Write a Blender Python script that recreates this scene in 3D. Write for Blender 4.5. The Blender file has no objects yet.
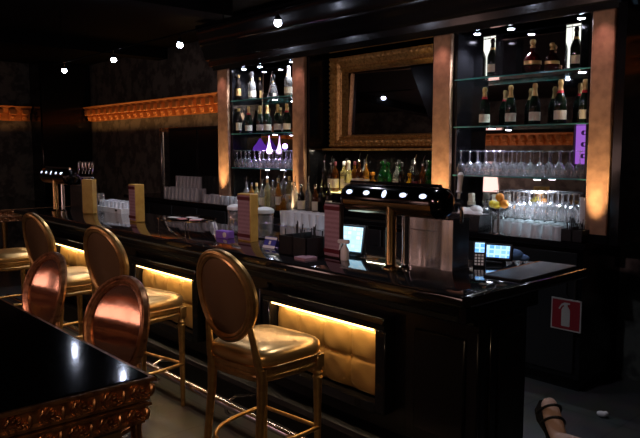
import bpy, math, random
from mathutils import Vector, Matrix, Euler
random.seed(7)
C = bpy.context.scene.collection
PI = math.pi
SC = bpy.context.scene

# ------------------------------------------------------------------ materials
MATS = {}
def nd(nt, t, x=0, y=0):
    n = nt.nodes.new(t); n.location = (x, y); return n
def mat(name, col, metal=0.0, rough=0.5, coat=0.0, emis=None, estr=0.0, bump=None, var=None, spec=None, trans=0.0, ior=None, alpha=1.0):
    m = bpy.data.materials.new(name); m.use_nodes = True
    nt = m.node_tree; b = nt.nodes['Principled BSDF']
    b.inputs['Base Color'].default_value = (*col, 1)
    b.inputs['Metallic'].default_value = metal
    b.inputs['Roughness'].default_value = rough
    b.inputs['Coat Weight'].default_value = coat
    b.inputs['Coat Roughness'].default_value = 0.06
    if spec is not None: b.inputs['Specular IOR Level'].default_value = spec
    if trans: b.inputs['Transmission Weight'].default_value = trans
    if ior: b.inputs['IOR'].default_value = ior
    b.inputs['Alpha'].default_value = alpha
    if emis:
        b.inputs['Emission Color'].default_value = (*emis, 1)
        b.inputs['Emission Strength'].default_value = estr
    tc = None
    def coord():
        nonlocal tc
        if tc is None: tc = nd(nt, 'ShaderNodeTexCoord', -900, 0)
        return tc.outputs['Object']
    if var:                              # (scale, second colour, lo, hi)
        n = nd(nt, 'ShaderNodeTexNoise', -700, 200); n.inputs['Scale'].default_value = var[0]; n.inputs['Detail'].default_value = 6
        nt.links.new(coord(), n.inputs['Vector'])
        r = nd(nt, 'ShaderNodeMapRange', -500, 200); r.inputs[1].default_value = var[2]; r.inputs[2].default_value = var[3]
        nt.links.new(n.outputs['Fac'], r.inputs[0])
        mx = nd(nt, 'ShaderNodeMix', -300, 200); mx.data_type = 'RGBA'
        mx.inputs[6].default_value = (*col, 1); mx.inputs[7].default_value = (*var[1], 1)
        nt.links.new(r.outputs[0], mx.inputs[0]); nt.links.new(mx.outputs[2], b.inputs['Base Color'])
    if bump:                             # (scale, strength, distance)
        n = nd(nt, 'ShaderNodeTexNoise', -700, -200); n.inputs['Scale'].default_value = bump[0]; n.inputs['Detail'].default_value = 5
        nt.links.new(coord(), n.inputs['Vector'])
        k = nd(nt, 'ShaderNodeBump', -300, -200); k.inputs['Strength'].default_value = bump[1]; k.inputs['Distance'].default_value = bump[2]
        nt.links.new(n.outputs['Fac'], k.inputs['Height']); nt.links.new(k.outputs[0], b.inputs['Normal'])
    MATS[name] = m
    return m

def glass_mat(name, tint=(1, 1, 1), gloss=1.0, edge=0.35, rough=0.03, haze=0.0):
    """thin glass: see-through with a reflecting, slightly rough edge; haze pales it to look lit"""
    m = bpy.data.materials.new(name); m.use_nodes = True; nt = m.node_tree; nt.nodes.clear()
    out = nd(nt, 'ShaderNodeOutputMaterial', 400)
    tr = nd(nt, 'ShaderNodeBsdfTransparent', -200, 100); tr.inputs[0].default_value = (*tint, 1)
    gl = nd(nt, 'ShaderNodeBsdfGlossy', -200, -100); gl.inputs['Color'].default_value = (gloss, gloss, gloss, 1); gl.inputs['Roughness'].default_value = rough
    lw = nd(nt, 'ShaderNodeLayerWeight', -400, 200); lw.inputs[0].default_value = edge
    ad = nd(nt, 'ShaderNodeMath', -200, 300); ad.operation = 'MULTIPLY_ADD'; ad.inputs[1].default_value = 0.85; ad.inputs[2].default_value = 0.06; ad.use_clamp = True
    nt.links.new(lw.outputs['Facing'], ad.inputs[0])
    mx = nd(nt, 'ShaderNodeMixShader', 100)
    nt.links.new(ad.outputs[0], mx.inputs[0]); nt.links.new(tr.outputs[0], mx.inputs[1]); nt.links.new(gl.outputs[0], mx.inputs[2])
    if haze:
        df = nd(nt, 'ShaderNodeBsdfDiffuse', 100, -200); df.inputs[0].default_value = (.85, .87, .9, 1)  # pale diffuse stands in for light caught by the glass
        m2 = nd(nt, 'ShaderNodeMixShader', 250); m2.inputs[0].default_value = haze
        nt.links.new(mx.outputs[0], m2.inputs[1]); nt.links.new(df.outputs[0], m2.inputs[2]); nt.links.new(m2.outputs[0], out.inputs[0])
    else: nt.links.new(mx.outputs[0], out.inputs[0])
    MATS[name] = m
    return m

def emit(name, col, s):
    m = bpy.data.materials.new(name); m.use_nodes = True; nt = m.node_tree; nt.nodes.clear()
    out = nd(nt, 'ShaderNodeOutputMaterial', 300); e = nd(nt, 'ShaderNodeEmission'); e.inputs[0].default_value = (*col, 1); e.inputs[1].default_value = s
    nt.links.new(e.outputs[0], out.inputs[0]); MATS[name] = m
    return m

black = mat('black_lacquer', (0.005, 0.005, 0.006), rough=0.17, coat=0.12, spec=0.32, bump=(5, 0.02, 0.01))
satin = mat('satin_black_lacquer', (0.004, 0.004, 0.005), rough=0.3, spec=0.22)
soot = mat('black_ceiling', (0.0025, 0.0025, 0.003), rough=0.8, spec=.1)
blackm = mat('black_matte', (0.008, 0.008, 0.009), rough=0.5)
ebony = mat('ebony_table_top', (0.003, 0.003, 0.0033), rough=0.085, bump=(9, 0.05, 0.004))
granite = mat('black_granite', (0.008, 0.008, 0.009), rough=0.07, coat=0.5, var=(120, (0.02, 0.02, 0.022), 0.55, 0.75))
wood = mat('dark_wood', (0.02, 0.011, 0.007), rough=0.35, var=(6, (0.035, 0.018, 0.01), 0.4, 0.7))
gold = mat('gold_paint', (0.62, 0.38, 0.14), metal=0.9, rough=0.34, bump=(60, 0.06, 0.004), var=(25, (0.42, 0.22, 0.07), 0.4, 0.8))
goldl = mat('gold_leather', (0.82, 0.50, 0.19), metal=0.85, rough=0.3, bump=(90, 0.08, 0.003))
goldp = mat('gold_padded_leather', (0.60, 0.34, 0.105), metal=0.6, rough=0.36, bump=(110, 0.06, 0.002))
backl = mat('bronze_leather', (0.24, 0.14, 0.065), metal=0.7, rough=0.36, bump=(90, 0.08, 0.003))
copperl = mat('copper_lit_leather', (0.55, 0.29, 0.19), metal=0.9, rough=0.13, bump=(9, 0.06, 0.02))  # copper tint stands in for warm light on gold leather
copper = mat('copper_gilt_carving', (0.58, 0.28, 0.13), metal=0.85, rough=0.32, var=(30, (0.22, 0.09, 0.04), 0.45, 0.7), bump=(70, 0.2, 0.005))
giltf = mat('gilt_frame', (0.66, 0.40, 0.13), metal=0.6, rough=0.4, var=(38, (0.36, 0.19, 0.05), 0.42, 0.66), bump=(75, 0.35, 0.006))
column = mat('bronze_column_leather', (0.50, 0.30, 0.17), metal=0.25, rough=0.5, var=(16, (0.33, 0.19, 0.11), 0.35, 0.7), bump=(30, 0.25, 0.006))
cornm = mat('orange_cornice', (0.62, 0.27, 0.09), metal=0.3, rough=0.5, bump=(50, 0.2, 0.005))
chrome = mat('chrome', (0.72, 0.72, 0.74), metal=1, rough=0.1)
bchrome = mat('black_chrome', (0.06, 0.055, 0.055), metal=1, rough=0.12)
steel = mat('stainless_steel', (0.6, 0.58, 0.58), metal=1.0, rough=0.26, bump=(20, 0.03, 0.01))
brass = mat('polished_brass', (0.55, 0.36, 0.16), metal=1, rough=0.2)
railm = mat('purple_chrome_rail', (0.78, 0.72, 0.82), metal=1, rough=0.2)
mirrorm = mat('mirror_glass', (0.62, 0.62, 0.64), metal=1, rough=0.015)
dmirror = mat('smoked_mirror', (0.40, 0.39, 0.40), metal=1, rough=0.02)
white = mat('white_plastic', (0.8, 0.8, 0.8), rough=0.35)
cream = mat('cream_plastic', (0.72, 0.66, 0.5), rough=0.4)
paper = mat('paper_napkin', (0.75, 0.7, 0.7), rough=0.8)
pinkp = mat('pink_paper', (0.6, 0.22, 0.22), rough=0.8)
ochre = mat('ochre_wood', (0.62, 0.37, 0.08), rough=0.4, var=(14, (0.5, 0.27, 0.05), 0.4, 0.7))
maroon = mat('maroon_band', (0.12, 0.012, 0.02), rough=0.5)
navy = mat('navy_card', (0.05, 0.05, 0.3), rough=0.5)
violet = mat('violet_card', (0.25, 0.12, 0.6), rough=0.4)
bluecl = mat('blue_cloth', (0.10, 0.2, 0.42), rough=0.8, bump=(30, 0.3, 0.01))
signred = mat('dimmed_red', (.24, .012, .02), rough=.5); signwhite = mat('dimmed_white', (.42, .40, .38), rough=.5)  # sign colours darkened to stand in for the dim light there
lemon = mat('lemon_skin', (0.85, 0.68, 0.05), rough=0.4, bump=(80, 0.2, 0.003))
orangem = mat('orange_skin', (0.85, 0.33, 0.03), rough=0.42, bump=(80, 0.2, 0.003))
foilg = mat('gold_foil', (0.80, 0.55, 0.22), metal=0.6, rough=0.35, bump=(120, 0.3, 0.003))
redband = mat('red_band', (0.6, 0.02, 0.03), rough=0.4)
labelm = mat('cream_label', (0.80, 0.72, 0.55), rough=0.6)
dglass = mat('dark_green_glass', (0.006, 0.012, 0.006), rough=0.06, coat=0.3)
kglass = mat('black_glass', (0.008, 0.006, 0.005), rough=0.06, coat=0.3)
glass = glass_mat('clear_glass', (0.97, 0.98, 0.98), 1.0, 0.6, .10, .075)
glassf = glass_mat('brightened_tumbler_glass', (0.95, 0.96, 0.97), 1.0, 0.6, .14, .3)  # stronger pale haze so the tumblers read as brightly lit
pane = glass_mat('shelf_glass', (0.86, 0.95, 0.93), 0.9, 0.3)
shelfe = mat('green_glass_edge', (0.10, 0.42, 0.38), rough=0.15, trans=0.4)
acryl = glass_mat('acrylic', (0.9, 0.92, 0.92), 0.9, 0.5)
def liq(name, col): return mat(name, col, rough=0.05, trans=0.8, ior=1.33, coat=0.4)
amber = liq('amber_liquid', (0.70, 0.30, 0.04)); brown = liq('brown_liquid', (0.22, 0.07, 0.02)); green = liq('green_bottle_glass', (0.015, 0.14, 0.025))
pale = liq('pale_liquid', (0.85, 0.80, 0.42)); clearl = liq('clear_spirit', (0.62, 0.63, 0.6)); red = liq('red_cognac', (0.10, 0.008, 0.005)); yellow = liq('yellow_liquid', (0.95, 0.55, 0.04))
bulb = emit('bulb_glow', (0.72, 0.78, 1.0), 90)
puckm = emit('puck_glow', (0.80, 0.82, 1.0), 60)
ledm = emit('warm_strip_glow', (1.0, 0.62, 0.22), 9)
medal = emit('medallion_glow', (0.66, 0.74, 1.0), 2.2)
boxglow = emit('lit_display_back', (0.95, 0.97, 0.85), 1.7)
purpleglow = emit('purple_backlight', (0.36, 0.12, 0.62), 0.9)
violetcore = emit('violet_scallop_core', (0.75, 0.5, 1.0), 6)
violetwide = emit('violet_scallop_wide', (0.20, 0.05, 0.65), 0.42)
shadeglow = emit('pink_fill_shade', (1.0, 0.60, 0.52), 4)  # glow of the added lounge lamps
riserglow = emit('lit_riser', (1.0, 0.75, 0.25), 3)

def brush(m):
    nt = m.node_tree; b = nt.nodes['Principled BSDF']
    tc = nd(nt, 'ShaderNodeTexCoord', -1100); mp = nd(nt, 'ShaderNodeMapping', -900); mp.inputs['Scale'].default_value = (5, 5, .3)
    n = nd(nt, 'ShaderNodeTexNoise', -700, -400); n.inputs['Scale'].default_value = 1.0; n.inputs['Detail'].default_value = 3
    k = nd(nt, 'ShaderNodeBump', -300, -400); k.inputs['Strength'].default_value = .6; k.inputs['Distance'].default_value = .03
    nt.links.new(tc.outputs['Object'], mp.inputs[0]); nt.links.new(mp.outputs[0], n.inputs['Vector']); nt.links.new(n.outputs['Fac'], k.inputs['Height']); nt.links.new(k.outputs[0], b.inputs['Normal'])
brush(steel)
def screen_mat(name, c1, c2, s):
    m = bpy.data.materials.new(name); m.use_nodes = True; nt = m.node_tree; nt.nodes.clear()
    out = nd(nt, 'ShaderNodeOutputMaterial', 600); e = nd(nt, 'ShaderNodeEmission', 400); e.inputs[1].default_value = s
    tc = nd(nt, 'ShaderNodeTexCoord', -600); br = nd(nt, 'ShaderNodeTexBrick', -300)
    mp = nd(nt, 'ShaderNodeMapping', -450); mp.inputs['Rotation'].default_value = (PI / 2, 0, 0)
    nt.links.new(tc.outputs['Object'], mp.inputs[0]); nt.links.new(mp.outputs[0], br.inputs[0])
    br.offset = 0; br.inputs['Scale'].default_value = 1; br.inputs['Brick Width'].default_value = 0.034; br.inputs['Row Height'].default_value = 0.026
    br.inputs['Mortar Size'].default_value = 0.004; br.inputs['Color1'].default_value = (*c1, 1); br.inputs['Color2'].default_value = (*c2, 1); br.inputs['Mortar'].default_value = (0.45, 0.75, 0.95, 1)
    nt.links.new(br.outputs[0], e.inputs[0]); nt.links.new(e.outputs[0], out.inputs[0]); MATS[name] = m
    return m
scr1 = screen_mat('touch_screen', (0.75, 0.93, 1), (0.4, 0.75, 1), 1.5)
scr2 = screen_mat('blue_touch_screen', (0.55, 0.85, 1), (0.1, 0.35, 1), 1.6)

def page_mat():
    m = mat('menu_page', (0.42, 0.25, 0.30), rough=0.6); nt = m.node_tree; b = nt.nodes['Principled BSDF']
    tc = nd(nt, 'ShaderNodeTexCoord', -900); w = nd(nt, 'ShaderNodeTexWave', -600); w.bands_direction = 'Z'; w.inputs['Scale'].default_value = 11
    nt.links.new(tc.outputs['Object'], w.inputs[0])
    n = nd(nt, 'ShaderNodeTexNoise', -600, -250); n.inputs['Scale'].default_value = 60; nt.links.new(tc.outputs['Object'], n.inputs[0])
    mu = nd(nt, 'ShaderNodeMath', -400); mu.operation = 'MULTIPLY'; nt.links.new(w.outputs['Fac'], mu.inputs[0]); nt.links.new(n.outputs['Fac'], mu.inputs[1])
    mx = nd(nt, 'ShaderNodeMix', -200); mx.data_type = 'RGBA'; mx.inputs[6].default_value = (0.46, 0.29, 0.34, 1); mx.inputs[7].default_value = (0.24, 0.11, 0.16, 1)
    nt.links.new(mu.outputs[0], mx.inputs[0]); nt.links.new(mx.outputs[2], b.inputs['Base Color'])
    return m
page = page_mat()

def floor_mat():
    m = mat('grey_floor_tile', (0.1, 0.1, 0.1), rough=0.35); nt = m.node_tree; b = nt.nodes['Principled BSDF']
    tc = nd(nt, 'ShaderNodeTexCoord', -900); br = nd(nt, 'ShaderNodeTexBrick', -600); br.offset = 0
    nt.links.new(tc.outputs['Object'], br.inputs[0])
    for k, v in (('Scale', 1), ('Brick Width', 0.6), ('Row Height', 0.6), ('Mortar Size', 0.006)): br.inputs[k].default_value = v
    br.inputs['Color1'].default_value = (0.10, 0.10, 0.097, 1); br.inputs['Color2'].default_value = (0.085, 0.085, 0.083, 1); br.inputs['Mortar'].default_value = (0.05, 0.05, 0.05, 1)
    n = nd(nt, 'ShaderNodeTexNoise', -600, -300); n.inputs['Scale'].default_value = 5; n.inputs['Detail'].default_value = 8; nt.links.new(tc.outputs['Object'], n.inputs[0])
    mx = nd(nt, 'ShaderNodeMix', -300); mx.data_type = 'RGBA'; mx.blend_type = 'MULTIPLY'; mx.inputs[0].default_value = 0.6
    nt.links.new(br.outputs[0], mx.inputs[6]); nt.links.new(n.outputs['Color'], mx.inputs[7]); nt.links.new(mx.outputs[2], b.inputs['Base Color'])
    return m
floorm = floor_mat()

def wallpaper_mat():
    m = mat('damask_wallpaper', (0.03, 0.03, 0.026), rough=0.6); nt = m.node_tree; b = nt.nodes['Principled BSDF']
    tc = nd(nt, 'ShaderNodeTexCoord', -1100); n = nd(nt, 'ShaderNodeTexVoronoi', -700); n.inputs['Scale'].default_value = 5; n.feature = 'SMOOTH_F1'
    nt.links.new(tc.outputs['Object'], n.inputs[0])
    w = nd(nt, 'ShaderNodeTexNoise', -700, -300); w.inputs['Scale'].default_value = 14; nt.links.new(tc.outputs['Object'], w.inputs[0])
    mu = nd(nt, 'ShaderNodeMath', -500); mu.operation = 'MULTIPLY'; nt.links.new(n.outputs['Distance'], mu.inputs[0]); nt.links.new(w.outputs['Fac'], mu.inputs[1])
    r = nd(nt, 'ShaderNodeMapRange', -350); r.inputs[1].default_value = 0.15; r.inputs[2].default_value = 0.28; nt.links.new(mu.outputs[0], r.inputs[0])
    mx = nd(nt, 'ShaderNodeMix', -150); mx.data_type = 'RGBA'; mx.inputs[6].default_value = (0.16, 0.16, 0.14, 1); mx.inputs[7].default_value = (0.06, 0.06, 0.054, 1)
    nt.links.new(r.outputs[0], mx.inputs[0]); nt.links.new(mx.outputs[2], b.inputs['Base Color'])
    return m
wallpaper = wallpaper_mat()

# ------------------------------------------------------------------ mesh builder
class MB:
    def __init__(s): s.v = []; s.f = []
    def add(s, vs, fs, M=None):
        o = len(s.v)
        s.v += [tuple(M @ Vector(p)) if M is not None else tuple(p) for p in vs]
        s.f += [tuple(i + o for i in f) for f in fs]
        return s
    def box(s, x0, x1, y0, y1, z0, z1, M=None, b=0.0):
        if b <= 0:
            v = [(x, y, z) for z in (z0, z1) for y in (y0, y1) for x in (x0, x1)]
            return s.add(v, [(0, 2, 3, 1), (4, 5, 7, 6), (0, 1, 5, 4), (1, 3, 7, 5), (3, 2, 6, 7), (2, 0, 4, 6)], M)
        lo = [(x0 + b, y0 + b), (x1 - b, y0 + b), (x1 - b, y1 - b), (x0 + b, y1 - b)]
        def ring(d, z):   # octagon ring
            i = b * d
            return [(x0 + b, y0 + i, z), (x1 - b, y0 + i, z), (x1 - i, y0 + b, z), (x1 - i, y1 - b, z), (x1 - b, y1 - i, z), (x0 + b, y1 - i, z), (x0 + i, y1 - b, z), (x0 + i, y0 + b, z)]
        r = ring(1, z0) + ring(0, z0 + b) + ring(0, z1 - b) + ring(1, z1)
        f = [tuple(range(7, -1, -1)), tuple(range(24, 32))]
        for k in range(3):
            for i in range(8):
                j = (i + 1) % 8
                f.append((k * 8 + i, k * 8 + j, k * 8 + 8 + j, k * 8 + 8 + i))
        return s.add(r, f, M)
    def lathe(s, prof, n=20, M=None, a0=0.0, a1=2 * PI, cap=False):
        full = abs(a1 - a0 - 2 * PI) < 1e-6
        m = n if full else n + 1
        vs = []
        for r, z in prof:
            for i in range(m):
                a = a0 + (a1 - a0) * i / n
                vs.append((r * math.cos(a), r * math.sin(a), z))
        fs = []
        for k in range(len(prof) - 1):
            for i in range(n):
                j = (i + 1) % m
                fs.append((k * m + i, k * m + j, (k + 1) * m + j, (k + 1) * m + i))
        if cap and full:
            fs.append(tuple(range(m - 1, -1, -1))); fs.append(tuple((len(prof) - 1) * m + i for i in range(m)))
        return s.add(vs, fs, M)
    def tube(s, pts, r, n=10, closed=False, M=None):
        pts = [Vector(p) for p in pts]; N = len(pts)
        rs = r if isinstance(r, (list, tuple)) else [r] * N
        vs = []; prev = None
        for i, p in enumerate(pts):
            if closed: t = pts[(i + 1) % N] - pts[i - 1]
            else: t = pts[min(i + 1, N - 1)] - pts[max(i - 1, 0)]
            t.normalize()
            if prev is None:
                u = Vector((0, 0, 1)) if abs(t.z) < 0.9 else Vector((1, 0, 0))
                u = (u - t * u.dot(t)).normalized()
            else:
                u = (prev - t * prev.dot(t)).normalized()
            prev = u; w = t.cross(u)
            for k in range(n):
                a = 2 * PI * k / n
                vs.append(p + (u * math.cos(a) + w * math.sin(a)) * rs[i])
        fs = []
        for i in range(N if closed else N - 1):
            j = (i + 1) % N
            for k in range(n):
                l = (k + 1) % n
                fs.append((i * n + k, i * n + l, j * n + l, j * n + k))
        if not closed:
            fs.append(tuple(range(n - 1, -1, -1))); fs.append(tuple((N - 1) * n + k for k in range(n)))
        return s.add(vs, fs, M)
    def ell(s, c, r, rot=(0, 0, 0), n=12, m=8, M=None):
        T = Matrix.Translation(c) @ Euler(rot).to_matrix().to_4x4() @ Matrix.Diagonal((*r, 1))
        if M is not None: T = M @ T
        vs = [(0, 0, -1)]
        for j in range(1, m):
            b = -PI / 2 + PI * j / m
            for i in range(n):
                a = 2 * PI * i / n
                vs.append((math.cos(b) * math.cos(a), math.cos(b) * math.sin(a), math.sin(b)))
        vs.append((0, 0, 1)); fs = []
        for i in range(n):
            k = (i + 1) % n
            fs.append((0, 1 + k, 1 + i)); fs.append((len(vs) - 1, 1 + (m - 2) * n + i, 1 + (m - 2) * n + k))
            for j in range(m - 2):
                fs.append((1 + j * n + i, 1 + j * n + k, 1 + (j + 1) * n + k, 1 + (j + 1) * n + i))
        return s.add(vs, fs, T)
    def prism(s, poly, d0, d1, axis='x', M=None):
        """poly of (a,b) swept along axis. x: (y,z); y: (x,z); z: (x,y)"""
        def P(a, b, d): return {'x': (d, a, b), 'y': (a, d, b), 'z': (a, b, d)}[axis]
        n = len(poly)
        vs = [P(a, b, d0) for a, b in poly] + [P(a, b, d1) for a, b in poly]
        fs = [tuple(range(n - 1, -1, -1)), tuple(range(n, 2 * n))] + [(i, (i + 1) % n, n + (i + 1) % n, n + i) for i in range(n)]
        return s.add(vs, fs, M)
    def rings(s, rr, cap=True, M=None):
        n = len(rr[0]); vs = [p for r in rr for p in r]; fs = []
        for k in range(len(rr) - 1):
            for i in range(n):
                j = (i + 1) % n
                fs.append((k * n + i, k * n + j, (k + 1) * n + j, (k + 1) * n + i))
        if cap: fs.append(tuple(range(n - 1, -1, -1))); fs.append(tuple((len(rr) - 1) * n + i for i in range(n)))
        return s.add(vs, fs, M)
    def build(s, name, m, parent=None, loc=None, angle=40, fix=True):
        me = bpy.data.meshes.new(name); me.from_pydata(s.v, [], s.f)
        if fix:
            import bmesh
            b = bmesh.new(); b.from_mesh(me); bmesh.ops.recalc_face_normals(b, faces=b.faces); b.to_mesh(me); b.free()
        me.shade_smooth(); me.set_sharp_from_angle(angle=math.radians(angle))
        me.materials.append(m)
        o = bpy.data.objects.new(name, me); C.objects.link(o)
        if parent: o.parent = parent
        if loc: o.location = loc
        return o

def tag(o, label, cat, group=None):
    o['label'] = label; o['category'] = cat
    if group: o['group'] = group
    return o
def thing(name, label, cat, loc=(0, 0, 0), rz=0.0, group=None):
    o = bpy.data.objects.new(name, None); C.objects.link(o); o.location = loc; o.rotation_euler = (0, 0, rz); o.empty_display_size = 0.05
    return tag(o, label, cat, group)
def struct(o, label=None):
    o['kind'] = 'structure'
    if label: o['label'] = label
    return o
def dup(src, loc, rz=None, label=None, group=None):
    def cp(o, par):
        c = o.copy(); C.objects.link(c)
        if par: c.parent = par
        for ch in KIDS.get(o.name, [x for x in o.children]): cp(ch, c)
        return c
    r = cp(src, None); r.location = loc
    if rz is not None: r.rotation_euler = (0, 0, rz)
    if label: r['label'] = label
    if group: r['group'] = group
    return r
KIDS = {}
ORD = ['first', 'second', 'third', 'fourth', 'fifth', 'sixth', 'seventh', 'eighth', 'ninth', 'tenth', 'eleventh', 'twelfth', 'thirteenth', 'fourteenth', 'fifteenth', 'sixteenth', 'seventeenth', 'eighteenth', 'nineteenth', 'twentieth']
def T(x, y, z): return Matrix.Translation((x, y, z))
def RX(a): return Matrix.Rotation(a, 4, 'X')
def RY(a): return Matrix.Rotation(a, 4, 'Y')
def RZ(a): return Matrix.Rotation(a, 4, 'Z')

def light(kind, name, loc, energy, col, size=0.05, size_y=None, rot=(0, 0, 0), spot=None, blend=0.6):
    d = bpy.data.lights.new(name, kind); d.energy = energy; d.color = col
    if kind == 'AREA':
        d.shape = 'RECTANGLE' if size_y else 'SQUARE'; d.size = size
        if size_y: d.size_y = size_y
    else: d.shadow_soft_size = size
    if kind == 'SPOT': d.spot_size = spot; d.spot_blend = blend
    o = bpy.data.objects.new(name, d); C.objects.link(o); o.location = loc; o.rotation_euler = rot
    return o
def aim(a, b):
    return (Vector(b) - Vector(a)).to_track_quat('-Z', 'Y').to_euler()

# ------------------------------------------------------------------ the room
XL, XR, YB, YF, ZC = -12.3, 2.6, 5.12, -3.6, 3.25
struct(MB().box(XL - .1, XR + .1, YF - .1, YB + .1, -0.1, 0).build('floor', floorm))
struct(MB().box(XL - .1, XR + .1, YF - .1, YB + .1, ZC, ZC + .1).build('ceiling', soot))
struct(MB().box(XL, XR, YB, YB + .1, 0, ZC).build('wall_back', wallpaper))
struct(MB().box(XL, XR, YF - .1, YF, 0, ZC).build('wall_front', wallpaper))
struct(MB().box(XL - .1, XL, YF, YB, 0, ZC).build('wall_left', wallpaper))
struct(MB().box(XR, XR + .1, YF, YB, 0, ZC).build('wall_right', wallpaper))
# ceiling beams
for k, (x, y0, y1) in enumerate(((-9.2, YF, YB), (-5.9, YF, 4.0), (-2.6, YF, 4.0))):
    struct(MB().box(x - .14, x + .14, y0, y1, ZC - .16, ZC).build('trim_%d' % (k + 1), soot))

def cornice(L, zt, name):
    """dentil cornice along local x, face towards -y, wall at y=0"""
    m = MB()
    prof = [(0, zt - .25), (-.03, zt - .25), (-.03, zt - .21), (-.045, zt - .20), (-.05, zt - .12), (-.09, zt - .10), (-.11, zt - .05), (-.16, zt - .02), (-.17, zt), (0, zt)]
    m.prism(prof, 0, L, 'x')
    n = int(L / .21)
    for i in range(n):
        x = (i + .5) * L / n
        m.box(x - .06, x + .06, -.165, -.03, zt - .15, zt - .05, b=.012)
        m.box(x - .045, x + .045, -.11, -.03, zt - .24, zt - .15, b=.01)
        m.ell((x, -.11, zt - .18), (.04, .025, .03), n=8, m=6)
    return struct(m.build(name, cornm))
c = cornice(5.0, 2.50, 'trim_4'); c.location = (-12.0, YB, 0)
c = cornice(7.8, 2.50, 'trim_5'); c.location = (XL, 4.2, 0); c.rotation_euler = (0, 0, -PI / 2); c.scale = (1, -1, 1)
c.rotation_euler = (0, 0, PI / 2); c.scale = (1, 1, 1); c.location = (XL, -3.6, 0)
c = cornice(2.2, 2.56, 'trim_6'); c.location = (-2.02, YB, 0)
c = cornice(13.0, 2.50, 'trim_7'); c.rotation_euler = (0, 0, PI); c.location = (1.0, YF, 0)
# corner pillar between the two cornices
struct(MB().box(-12.28, -11.78, 4.22, 5.1, 0, ZC, b=.02).build('trim_8', black))

for a, b, e in (((-9.5, YB - .2, 2.12), (-9.5, YB - .02, 2.5), 14),):
    light('AREA', 'cornice_glow_back', (-9.6, YB - .23, 2.14), 4.6, (1.0, 0.42, 0.12), 4.9, .03, rot=(math.radians(158), 0, 0))
light('AREA', 'cornice_glow_left', (XL + .23, .3, 2.14), 4.6, (1.0, 0.40, 0.12), 7.6, .03, rot=(math.radians(158), 0, PI / 2))
light('AREA', 'cornice_glow_front', (-7.0, YF + .23, 2.14), 2.8, (1.0, 0.40, 0.12), 10, .03, rot=(math.radians(158), 0, PI))
light('AREA', 'cornice_glow_side', (-1.0, YB - .23, 2.2), .5, (1.0, 0.40, 0.12), 2.0, .03, rot=(math.radians(158), 0, 0))

# ------------------------------------------------------------------ back bar
YC = 4.60
bb = thing('back_bar', 'black lacquered back bar with two lit alcoves, bronze columns and heavy crown moulding', 'back bar', (0, 0, 0))
COLS = [(-6.951, -6.738), (-5.54, -5.347), (-3.676, -3.489), (-2.292, -2.129)]
ALC = [(-6.738, -5.54), (-3.489, -2.292)]
m = MB()
m.box(-7.02, -2.03, 5.07, YB - .005, 1.1, 3.0)                         # back panel
for (a, b), (lo, hi) in zip(COLS, ((-7.0, -6.70), (-5.58, -5.31), (-3.71, -3.45), (-2.33, -2.04))):
    m.box(lo, hi, YC + .03, 5.07, 1.1, 2.72)
m.box(-7.02, -2.03, YC + .02, 5.07, 2.70, 3.0)                          # soffit
m.box(-2.09, -2.03, YC - .06, 5.07, 1.1, 2.72)                          # right end pilaster
m.build('carcass', black, bb)
m = MB()
prof = [(5.0, 2.70), (4.58, 2.70), (4.56, 2.74), (4.52, 2.745), (4.51, 2.80), (4.47, 2.81), (4.45, 2.86), (4.44, 2.90), (4.42, 2.93), (4.41, 2.97), (4.39, 2.98), (4.38, 3.05), (4.36, 3.09), (4.35, 3.15), (4.34, 3.16), (4.34, 3.2), (5.0, 3.2)]
m.prism(prof, -7.02, -1.98, 'x')
m.build('crown_moulding', black, bb, angle=20)
for a, b in COLS:
    MB().box(a, b, YC - .015, YC + .03, 1.1, 2.70, b=.008).build('column_panel', column, bb)
    m = MB(); m.box(a - .02, b + .02, YC - .03, YC + .03, 1.1, 1.16); m.build('column_base', black, bb)
for (a, b), lab in zip(ALC, ('left', 'right')):
    MB().box(a, b, 4.875, 4.89, 1.1, 2.70).build('alcove_back', black, bb)
    o = MB().box(a + .01, b - .01, -.004, .004, -.76, .76).build('alcove_mirror', dmirror, bb, (0, 4.845, 1.92)); o.rotation_euler = (math.radians(-1.35), 0, 0)
    for z in (2.318, 1.932, 1.535):
        s = MB().box(a + .01, b - .01, 4.626, 4.815, z, z + .010).build('glass_shelf', pane, bb)
        MB().box(a + .01, b - .01, 4.62, 4.626, z, z + .010).build('shelf_edge', shelfe, s)
def puck(x, y, z, e, col=(.82, .85, 1), ang=110, sz=.03):
    m = MB(); m.lathe([(0, -.004), (.032, -.004), (.036, 0), (.036, .008)], 16, T(x, y, z - .008)); o = m.build('puck_light', chrome, bb)
    m = MB(); m.lathe([(0, -.006), (.024, -.006), (.026, -.003)], 16, T(x, y, z - .008)); m.build('puck_lens', puckm, o)
    light('SPOT', 'puck_beam', (x, y, z - .03), e, col, sz, spot=math.radians(ang), blend=.5)
for (a, b) in ALC:
    w = b - a
    for f in (.14, .40, .88): puck(a + w * f, 4.71, 2.70, 32)
puck(-6.00, 4.72, 1.932, 8, (.7, .6, 1.0), 140, .012); puck(-3.17, 4.72, 1.932, 8, (.75, .7, 1.0), 140, .012)
puck(-6.00, 4.72, 2.318, 4, ang=140); puck(-2.42, 4.72, 2.318, 2, ang=140); puck(-2.75, 4.72, 1.535, 22, ang=150); puck(-6.15, 4.72, 1.535, 8, ang=150)
# gilt rail under the framed mirror
MB().box(-5.31, -3.71, 4.80, 5.07, 1.745, 1.768, b=.005).build('gilt_rail', giltf, bb)
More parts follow.
